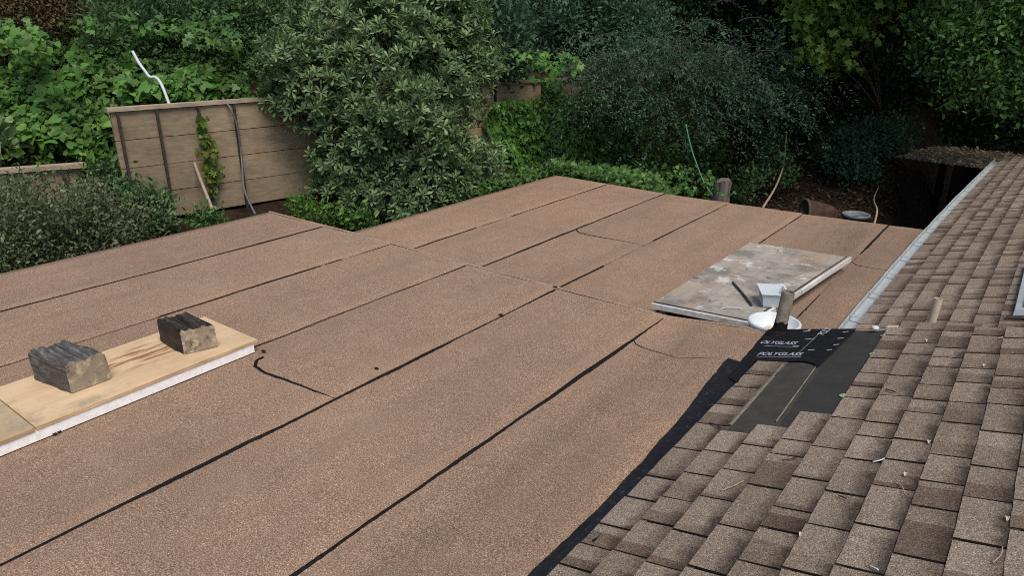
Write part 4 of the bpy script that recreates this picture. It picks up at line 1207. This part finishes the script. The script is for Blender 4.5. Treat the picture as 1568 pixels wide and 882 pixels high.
# leaf-littered corrugated shed roof beyond
c1, c2_, c3, c4 = at(1368, 240, 13.0), at(1508, 259, 11.6), at(1640, 246, 13.0), at(1450, 229, 15.2)
zr = -0.33
shed = tag(empty('shed', (c2_.x, c2_.y + 1, -2.4)), 'low open shed with leaf-strewn roof beyond the gutter end', 'shed')
sA, sB = onz(1368, 240, zr), onz(1512, 259, zr)
dS = (sB - sA); dS.z = 0; wS = dS.length; dS.normalize(); nS_ = Vector((-dS.y, dS.x, 0))
bm = bmesh.new(); prev = None
for i in range(90):
    x = i / 89 * (wS + 2.4)
    zz = .014 * math.sin(x / .075 * 2 * math.pi)
    cur = []
    for j in range(5):
        q = sA + dS * x + nS_ * (2.0 * j / 4); cur.append(bm.verts.new((q.x, q.y, zr + zz + .0 * j / 4)))
    if prev:
        for j in range(4): bm.faces.new((prev[j], cur[j], cur[j + 1], prev[j + 1]))
    prev = cur
k = NT('leaf_strewn_sheet', .95, .1); p = k.pos(); f = k.noise(p, 16, 6, .75)
k.color(k.ramp(f, [(.32, (.09, .075, .05)), (.5, (.20, .165, .115)), (.64, (.32, .27, .19)), (.74, (.45, .40, .30))])); k.bump(f, 1, .03)
bm_obj('roof', bm, k.m, shed, True)
for x in (0.15, wS * .55, wS + 1.6):
    for dn in (2.3,):
        q = sA + dS * x + nS_ * dn; bm = bmesh.new(); box(bm, q.x - .05, q.x + .05, q.y - .05, q.y + .05, -2.6, zr - .03); bm_obj('post', bm, M_BARK, shed)
for i in range(9):
    q = sA + nS_ * 2.42; a_, b_ = q + dS * -.1, q + dS * (wS + 2.2); z0 = -2.5 + i * .235
    bm = bmesh.new(); box_pts(bm, [(*(e.xy), zz) for zz in (z0, z0 + .225) for e in (a_, b_, b_ + nS_ * .03, a_ + nS_ * .03)]); bm_obj('board', bm, M_DECK, shed)
# fallen leaves heaped on the shed roof
n = 1500
uu = rng.random(n) * (wS + 2.2); ww = rng.random(n) * 1.95
pos = np.array([(*(sA + dS * a_ + nS_ * b_).xy, zr + .03) for a_, b_ in zip(uu, ww)])
L_DRY = leaf_mat('leaf_dry', (.18, .13, .07), (.38, .29, .17), (.60, .52, .34), .8, .1, .1)
o = leaf_mesh('leaf_litter', pos, unit(rng.normal(size=(n, 3)) * [1, 1, .25]), unit(rng.normal(size=(n, 3)) * .4 + [0, 0, 1]), .05 + .05 * rng.random(n), T_OVAL, L_DRY)
tag(o, 'dry fallen leaves strewn over the shed roof', 'leaves', kind='stuff')

# ------------------------------------------------------------------ planting
def lob(px, py, depth, rx, ry=None, rz=None):
    ry = ry or rx; rz = rz or rx
    return (tuple(at(px, py, depth)), (rx, ry, rz))
def foot(px, depth):
    q = at(px, 300, depth); return Vector((q.x, q.y, ground(q.x, q.y) - .05))

# central shrub with leaves in rosettes
plant('rosette_shrub', 'large grey-green shrub with rosettes of leaves overhanging the roof corner', 'shrub', foot(590, 9.5),
      [lob(590, 105, 9.8, 1.02), lob(500, 125, 9.6, .72), lob(675, 130, 10.0, .70), lob(560, 225, 9.4, .66), lob(650, 225, 9.5, .66), lob(605, 280, 9.3, .48),
       lob(440, 150, 9.5, .38, .38, .28), lob(520, 30, 10.1, .70), lob(630, 20, 10.2, .80), lob(700, 60, 10.2, .46), lob(705, 245, 9.8, .34), lob(505, 250, 9.3, .26), lob(560, 310, 9.0, .24), lob(655, 300, 9.2, .30), lob(525, 275, 9.2, .32), lob(615, 318, 9.0, .26), lob(700, 288, 9.4, .28), lob(742, 245, 9.9, .30)],
      L_PITTO, 3900, 9, 0, .112, T_SPEAR, .42, .05, None, True, 2000, 2)

# broad-leaved ivy on the upper slope and over the wall's left end
def slope_cover(name, label, cat, region, n, depth_rng, size, mat, tpl, group=None, thick=.25, face=0.5, kind=None, patchy=False):
    """leaves on the terrain (or standing proud of it) inside a polygon of sight lines"""
    xs_ = [q[0] for q in region]; ys_ = [q[1] for q in region]; pos = []
    while len(pos) < n:
        px, py = random.uniform(min(xs_), max(xs_)), random.uniform(min(ys_), max(ys_))
        if not inside([(a_, b_) for a_, b_ in region], px, py): continue
        if patchy and n3(px / 55, py / 40, 1.5) + .45 * n3(px / 20, py / 16, 4) < -.08 + .25 * random.random(): continue
        d = depth_rng[0] + (depth_rng[1] - depth_rng[0]) * random.random()
        # march to the ground from the near depth
        q = None
        for dd in np.arange(depth_rng[0], depth_rng[1] + .01, .15):
            t = at(px, py, dd)
            if ground(t.x, t.y) > t.z - .02: q = t; break
        if q is None: q = at(px, py, d)
        back = Vector((0, 0, CAM_H)) - q; back.normalize()
        pos.append(q + back * random.random() ** 1.5 * thick + Vector((0, 0, random.random() * thick * .6)))
    pos = np.array(pos)
    nrm = unit(np.array([[math.sin(AZ) * face, -math.cos(AZ) * face, .75]]) + rng.normal(size=(len(pos), 3)) * .38)
    ax = unit(rng.normal(size=(len(pos), 3)) + np.array([0, 0, -.7]))
    ax = unit(ax - nrm * np.sum(ax * nrm, 1, keepdims=True) * .8)
    o = leaf_mesh(name, pos, ax, nrm, size * (.55 + .8 * rng.random(len(pos))), tpl, mat)
    return tag(o, label, cat, group, kind)
slope_cover('ivy', 'bright broad-leaved ivy covering the slope above the timber wall', 'ivy', [(-60, 62), (105, 62), (160, 100), (215, 122), (330, 122), (345, 158), (165, 166), (195, 240), (195, 310), (160, 270), (120, 250), (-60, 255)], 1300, (8.6, 10.6), .125, L_GRAPE, T_HEART, thick=.35, patchy=True)
slope_cover('ivy', 'mid-green smaller-leaved ivy mixed through the slope left of the boards', 'ivy', [(-60, 60), (150, 85), (345, 110), (345, 158), (165, 166), (200, 320), (150, 280), (120, 250), (-60, 258)], 3600, (8.3, 10.6), .085, L_IVYB, T_HEART, thick=.3, patchy=True)
slope_cover('ivy', 'dark undergrowth ivy behind the broad leaves on the left slope', 'ivy', [(-80, 40), (360, 40), (380, 165), (160, 170), (190, 310), (120, 258), (-80, 262)], 5000, (9.2, 11.2), .10, L_IVY, T_IVY, thick=.25)

slope_cover('ivy', 'small mixed ivy filling the bank behind the low timber wall', 'ivy', [(-60, 120), (160, 130), (190, 200), (200, 320), (150, 285), (118, 250), (-60, 258)], 3200, (8.0, 10.2), .075, L_IVYB, T_HEART, thick=.22)
plant('spiky_plant', 'pale green long-leaved plant at the left picture edge above the low wall', 'plant', foot(2, 8.4), [lob(0, 215, 8.3, .16), lob(-25, 225, 8.3, .18)], L_PITTO, 14, 12, .03, .26, T_SPEAR, .9, .012, sats=0, up=.6)
slope_cover('ivy', 'dark ivy spread over the bank under the drooping bush', 'ivy', [(900, 170), (1020, 170), (1110, 200), (1130, 300), (1040, 302), (930, 290), (880, 270)], 3800, (10.8, 15.0), .07, L_IVY, T_IVY, thick=.2)
# ivy curtain on the wall right of the shrub
n = 6500
pv = v_of(735, 200)[0] + rng.random(n) * (VR + .5 - v_of(735, 200)[0]); pz = -0.75 + rng.random(n) * 1.75
bump = np.array([.10 + .16 * max(0, n3(a_ * 1.3, b_ * 1.3, 2)) + .08 * n3(a_ * 4, b_ * 4) for a_, b_ in zip(pv, pz)])
off = .05 + bump + rng.random(n) * .10
pos = np.array([wallpt(a_, b_, c_)[:] for a_, b_, c_ in zip(pv, pz, off)])
bare = np.array([(b_ > .70 and n3(a_ * 1.4, 3.3) > .12) for a_, b_ in zip(pv, pz)])
pos = pos[~bare]; n = len(pos)
nf = -np.array(wn_[:]); nr = unit(nf * .9 + np.array([0, 0, .5]) + rng.normal(size=(n, 3)) * .33)
ax = unit(np.array([0, 0, -1.0]) + rng.normal(size=(n, 3)) * .5)
tag(leaf_mesh('ivy', pos, ax, nr, .095 * (.55 + .8 * rng.random(n)), T_IVY, L_GRAPE), 'dense green ivy curtain hanging over the timber wall right of the big shrub', 'ivy')
slope_cover('ivy', 'low bright ivy trailing along the foot of the wall by the roof edge', 'ivy', [(720, 270), (900, 245), (1080, 262), (1150, 318), (1000, 300), (850, 268), (720, 310)], 900, (10.9, 13.0), .062, L_IVY, T_IVY, thick=.2, patchy=True)
slope_cover('ivy', 'small-leaved dark ivy at the far roof corner below the drooping bush', 'ivy', [(730, 285), (850, 250), (940, 262), (1000, 270), (1040, 303), (940, 288), (850, 270), (730, 305)], 2600, (10.7, 12.6), .065, L_IVY, T_IVY, thick=.18)
slope_cover('ivy', 'bright ivy tufts on top of the wall right of the big shrub', 'ivy', [(735, 95), (790, 88), (880, 100), (905, 118), (735, 132)], 330, (11.5, 13.4), .11, L_GRAPE, T_IVY, thick=.4)

# small-leaved bush at the lower left
plant('small_leaved_bush', 'grey-green small-leaved bush at the left roof edge below the low wall', 'bush', foot(100, 7.0),
      [lob(60, 365, 6.9, .60, .60, .50), lob(150, 352, 7.3, .46, .46, .42), lob(215, 345, 7.7, .30), lob(-40, 365, 6.6, .6), lob(20, 315, 7.2, .26), lob(130, 310, 7.6, .24)],
      L_SMALL, 2000, 10, .075, .042, T_OVAL, .6, .03, inner=900, sats=7)
plant('leafy_bush', 'bright green bush at the foot of the boarded wall', 'bush', foot(215, 8.0),
      [lob(195, 310, 8.0, .26), lob(225, 330, 7.9, .28), lob(165, 275, 8.2, .22)], L_DENSE, 420, 8, .06, .07, T_OVAL, .6, .02)
for (px, py, dp, rr, lb) in [(312, 330, 8.1, .17, 'small leafy plant below the leaning stick'), (492, 328, 8.4, .22, 'bright leafy plant at the inner roof corner'), (455, 318, 8.6, .13, 'small leafy plant beside the inner roof corner under the boards'),
                             (550, 336, 8.6, .15, 'small leafy plant under the big shrub by the roof corner')]:
    plant('leafy_plant', lb, 'plant', foot(px, dp), [lob(px, py, dp, rr), lob(px + 18, py + 8, dp, rr * .8)], L_IVYB if py < 329 else L_IVY, 70, 7, .04, .06, T_OVAL, .8, .012, 'leafy plants at the wall foot')
# vine on the boards
n = 150
pts_v = [(300, 172), (307, 205), (318, 225), (312, 245), (322, 262), (320, 288)]
pos = []
for i in range(n):
    a_ = random.random() * (len(pts_v) - 1); i0 = int(a_); t = a_ - i0
    x = pts_v[i0][0] * (1 - t) + pts_v[i0 + 1][0] * t + random.gauss(0, 5); y = pts_v[i0][1] * (1 - t) + pts_v[i0 + 1][1] * t + random.gauss(0, 6)
    v_, z_ = v_of(x, y); pos.append(wallpt(v_, z_, .07 + random.random() * .08)[:])
pos = np.array(pos)
vine = tag(empty('climbing_vine', wallpt(v_of(310, 300)[0], -.4, .1)), 'thin vine climbing the bare boards with some yellowed leaves', 'vine')
L_VINE = leaf_mat('leaf_vine', (.05, .10, .02), (.10, .17, .03), (.22, .17, .04), .5, .3, .3, (.25, .12, .04))
leaf_mesh('foliage', pos, unit(np.array([0, 0, -1.0]) + rng.normal(size=(n, 3)) * .6), unit(-np.array(wn_[:]) + rng.normal(size=(n, 3)) * .35), .09 * (.5 + .8 * rng.random(n)), T_IVY, L_VINE, vine)
bm = bmesh.new(); tube(bm, spline([wallpt(v_of(*q)[0], v_of(*q)[1], .06) for q in pts_v], 4), .007, 5); bm_obj('stem', bm, M_BARK, vine)

# background bushes across the top left
plant('dense_bush', 'dense mid-green bush behind the white conduit at the top', 'bush', foot(230, 10.8),
      [lob(185, 45, 10.4, .50), lob(245, 30, 10.5, .55), lob(330, 45, 10.7, .55), lob(300, 100, 10.4, .36), lob(385, 20, 11, .65), lob(230, 80, 10.2, .30), lob(360, 115, 10.4, .34)], L_DENSE, 2600, 9, .08, .062, T_OVAL, .45, .06, inner=900)
plant('brown_bush', 'brownish feathery bush in the top corner above the ivy', 'bush', foot(40, 10.6),
      [lob(25, 20, 10.4, .48), lob(85, 12, 10.5, .42), lob(-45, 20, 10.4, .5), lob(50, -30, 10.8, .6), lob(110, -15, 10.8, .4)], L_BROWN, 1700, 12, .08, .05, T_RHOMB, .5, .05, inner=800)
plant('leafy_bush', 'yellow-green bush between the dense bush and the big shrub', 'bush', foot(430, 12),
      [lob(420, 25, 12, .7), lob(450, 80, 11.6, .6), lob(380, -20, 12.6, .8)], L_SMALL, 1000, 9, .09, .085, T_OVAL, .5, .05, inner=500)
plant('spiky_bush', 'dark narrow-leaved bush right behind the big shrub', 'bush', foot(750, 12.6),
      [lob(745, 55, 12.2, .55), lob(770, 85, 12.2, .40), lob(735, 10, 12.6, .6)], L_BLUE, 1000, 10, .08, .11, T_RHOMB, .5, .05, up=.8, inner=500)

# blue-green bush: upright grey leaves above, drooping feathery sprays below
plant('upright_bush', 'blue-grey leafy bush above the ivy-covered wall', 'bush', foot(890, 15),
      [lob(850, 35, 14.6, .80), lob(930, 50, 14.4, .80), lob(880, -10, 15.0, 1.0), lob(970, 30, 14.2, .7), lob(820, 75, 14.2, .40), lob(990, 85, 13.6, .5)], L_BLUE, 2400, 9, .09, .085, T_OVAL, .45, .06, up=.5, inner=900)
spray = tag(empty('drooping_bush', foot(1030, 13.2)), 'blue-green feathery bush with sprays drooping down towards the roof', 'bush')
P_, A_, N_l, S_ = [], [], [], []
bm = bmesh.new()
for i in range(680):
    px = random.gauss(1035, 88); py = random.gauss(125, 40)
    if px < 900 or px > 1195: continue
    c0 = at(px, py, random.uniform(12.0, 13.4))
    out_ = Vector((0, 0, CAM_H)) - c0; out_.z = 0; out_.normalize()
    side = Vector((math.cos(AZ), math.sin(AZ), 0))
    d = (out_ * random.uniform(.1, .7) + side * random.gauss((px - 1030) / 110, .5) + Vector((0, 0, random.uniform(.1, .5)))).normalized()
    L = random.uniform(.5, 1.45); pts_ = []; q = c0.copy(); dd = d.copy()
    for j in range(9):
        pts_.append(q.copy()); q = q + dd * L / 8; dd = (dd + Vector((0, 0, -.22))).normalized()
    if i % 3 == 0: tube(bm, pts_, list(np.linspace(.007, .002, 9)), 4, False)
    for j in range(44):
        t = random.random() ** .8 * 7.99; j0 = int(t); b_ = pts_[j0].lerp(pts_[j0 + 1], t - j0)
        tang = (pts_[j0 + 1] - pts_[j0]).normalized()
        sd = Vector((random.gauss(0, 1), random.gauss(0, 1), random.gauss(0, 1)))
        sd = (sd - tang * sd.dot(tang)).normalized()
        P_.append((b_ + sd * random.random() * .05)[:]); A_.append((tang * .8 + sd)[:]); N_l.append((Vector((0, 0, .8)) + sd * .5 + out_ * .5)[:]); S_.append(random.uniform(.03, .075))
bm_obj('stem', bm, M_BARK, spray)
leaf_mesh('crown', np.array(P_), np.array(A_), unit(np.array(N_l)), np.array(S_), T_RHOMB, L_BLUE, spray)

# maple branch, tree on the right, dark wood behind
plant('maple_tree', 'yellow-green maple foliage hanging in front of the dark trees', 'tree', foot(1330, 15.5),
      [lob(1250, 20, 12.2, .42, .42, .33), lob(1235, 70, 12.0, .30, .30, .22), lob(1285, 85, 12.0, .26, .26, .18), lob(1310, 30, 12.3, .40, .4, .3), lob(1270, -40, 12.6, .8, .8, .5), lob(1340, -10, 12.5, .45, .45, .35)],
      L_MAPLE, 300, 6, .12, .13, T_IVY, .8, .03, droop=.5)
plant('laurel_tree', 'green leafy tree above the shed roof at the picture edge', 'tree', foot(1520, 17),
      [lob(1490, 60, 11.2, .62), lob(1560, 50, 11.2, .66), lob(1440, 40, 11.5, .42), lob(1510, 125, 11.0, .34), lob(1570, 130, 11.0, .36), lob(1540, -20, 11.6, .8), lob(1420, 85, 11.4, .22), lob(1620, 90, 11.2, .7), lob(1460, 140, 11.2, .20), lob(1535, 165, 11.0, .18)],
      L_RIGHT, 1500, 8, .10, .088, T_OVAL, .6, .06, droop=.2, inner=500)
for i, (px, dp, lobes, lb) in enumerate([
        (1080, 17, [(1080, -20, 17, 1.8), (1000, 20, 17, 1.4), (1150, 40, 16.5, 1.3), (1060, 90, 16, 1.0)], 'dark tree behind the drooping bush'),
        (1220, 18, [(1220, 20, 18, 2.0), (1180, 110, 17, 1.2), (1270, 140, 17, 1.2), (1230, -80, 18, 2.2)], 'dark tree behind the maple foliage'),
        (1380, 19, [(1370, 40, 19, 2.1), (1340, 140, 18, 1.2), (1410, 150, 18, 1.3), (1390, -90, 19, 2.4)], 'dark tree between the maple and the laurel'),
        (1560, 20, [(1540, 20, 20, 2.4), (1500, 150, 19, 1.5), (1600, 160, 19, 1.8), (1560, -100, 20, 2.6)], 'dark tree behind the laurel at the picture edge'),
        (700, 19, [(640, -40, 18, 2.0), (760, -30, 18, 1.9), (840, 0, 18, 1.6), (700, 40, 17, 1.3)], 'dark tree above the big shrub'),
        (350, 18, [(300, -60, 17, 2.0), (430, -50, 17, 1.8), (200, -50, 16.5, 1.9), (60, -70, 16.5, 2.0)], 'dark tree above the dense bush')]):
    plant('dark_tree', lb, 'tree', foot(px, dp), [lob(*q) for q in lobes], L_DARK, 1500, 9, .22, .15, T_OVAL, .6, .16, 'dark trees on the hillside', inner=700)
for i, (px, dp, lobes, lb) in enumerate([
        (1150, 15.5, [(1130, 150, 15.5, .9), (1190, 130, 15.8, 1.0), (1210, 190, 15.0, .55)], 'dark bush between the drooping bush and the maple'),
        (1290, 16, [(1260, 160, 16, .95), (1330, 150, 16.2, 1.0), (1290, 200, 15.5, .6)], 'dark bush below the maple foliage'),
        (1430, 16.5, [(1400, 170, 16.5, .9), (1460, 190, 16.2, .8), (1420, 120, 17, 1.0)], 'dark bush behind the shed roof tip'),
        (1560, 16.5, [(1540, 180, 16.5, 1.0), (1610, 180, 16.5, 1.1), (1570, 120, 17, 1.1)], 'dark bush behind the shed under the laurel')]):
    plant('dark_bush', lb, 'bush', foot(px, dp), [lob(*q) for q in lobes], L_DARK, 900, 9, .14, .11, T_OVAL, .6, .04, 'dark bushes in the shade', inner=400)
# unseen tree crowns added above the frame to block sky and shade the background
for i, (x, y, z, r_) in enumerate([(-4.5, 17.0, 6.0, 2.8), (-1.0, 17.0, 5.2, 2.8), (2.6, 16.0, 5.0, 2.8), (-2.4, 13.2, 4.5, 2.2), (0.4, 15.6, 4.8, 2.2), (3.8, 15.4, 4.8, 2.3)]):
    bx_, by_ = x * 1.3 + (1.5 if x > 0 else -1.0), y + 6.0
    root = empty('added_shade_tree', (bx_, by_, ground(bx_, by_))); tag(root, ['tall unseen tree added for shade over the slope', 'tall unseen tree added for shade over the back yard', 'tall unseen tree added for shade behind the shed', 'tall unseen tree added for shade over the leaf litter', 'tall unseen tree added for shade over the shed', 'tall unseen tree added for shade over the shingle slope end'][i], 'tree', 'unseen trees added to shade the background')
    lobes = [((x, y, z), (r_, r_, r_ * .55)), ((x + .9, y - .8, z + .5), (r_ * .7, r_ * .7, r_ * .5)), ((x - 1, y + .6, z + .6), (r_ * .7, r_ * .7, r_ * .5))]
    trunk('trunk', (bx_, by_, ground(bx_, by_)), lobes, .12, M_BARK, root)
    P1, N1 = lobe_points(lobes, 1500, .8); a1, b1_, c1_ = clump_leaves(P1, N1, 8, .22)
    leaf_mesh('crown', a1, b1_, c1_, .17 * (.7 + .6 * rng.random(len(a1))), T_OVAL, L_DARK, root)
# shrubs in the shade beyond the roof end
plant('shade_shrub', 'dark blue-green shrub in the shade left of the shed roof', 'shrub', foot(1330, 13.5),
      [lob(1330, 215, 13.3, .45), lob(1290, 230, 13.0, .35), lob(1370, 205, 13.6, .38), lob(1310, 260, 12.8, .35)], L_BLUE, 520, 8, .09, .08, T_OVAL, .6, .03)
plant('shade_shrub', 'dark green shrub beside the bare branch on the slope', 'shrub', foot(1185, 13),
      [lob(1180, 225, 13, .30), lob(1150, 275, 12.4, .28), lob(1200, 260, 12.7, .25)], L_DENSE, 260, 7, .08, .07, T_OVAL, .7, .02)
# leaf litter on the slope
n = 4200
pos = []
while len(pos) < n:
    px, py = random.uniform(980, 1380), random.uniform(170, 335)
    for dd in np.arange(10.5, 17, .12):
        t = at(px, py, dd)
        if ground(t.x, t.y) > t.z - .01:
            pos.append((t.x, t.y, ground(t.x, t.y) + .015)); break
    else: n -= 1
pos = np.array(pos); n = len(pos)
L_LITTER = leaf_mat('leaf_litter_brown', (.035, .024, .015), (.085, .060, .038), (.19, .14, .095), .85, .1, .2)
tag(leaf_mesh('leaf_litter', pos, unit(rng.normal(size=(n, 3)) * [1, 1, .3]), unit(rng.normal(size=(n, 3)) * .45 + [0, 0, 1]), .05 + .06 * rng.random(n), T_OVAL, L_LITTER), 'brown fallen leaves covering the shaded slope', 'leaves', kind='stuff')
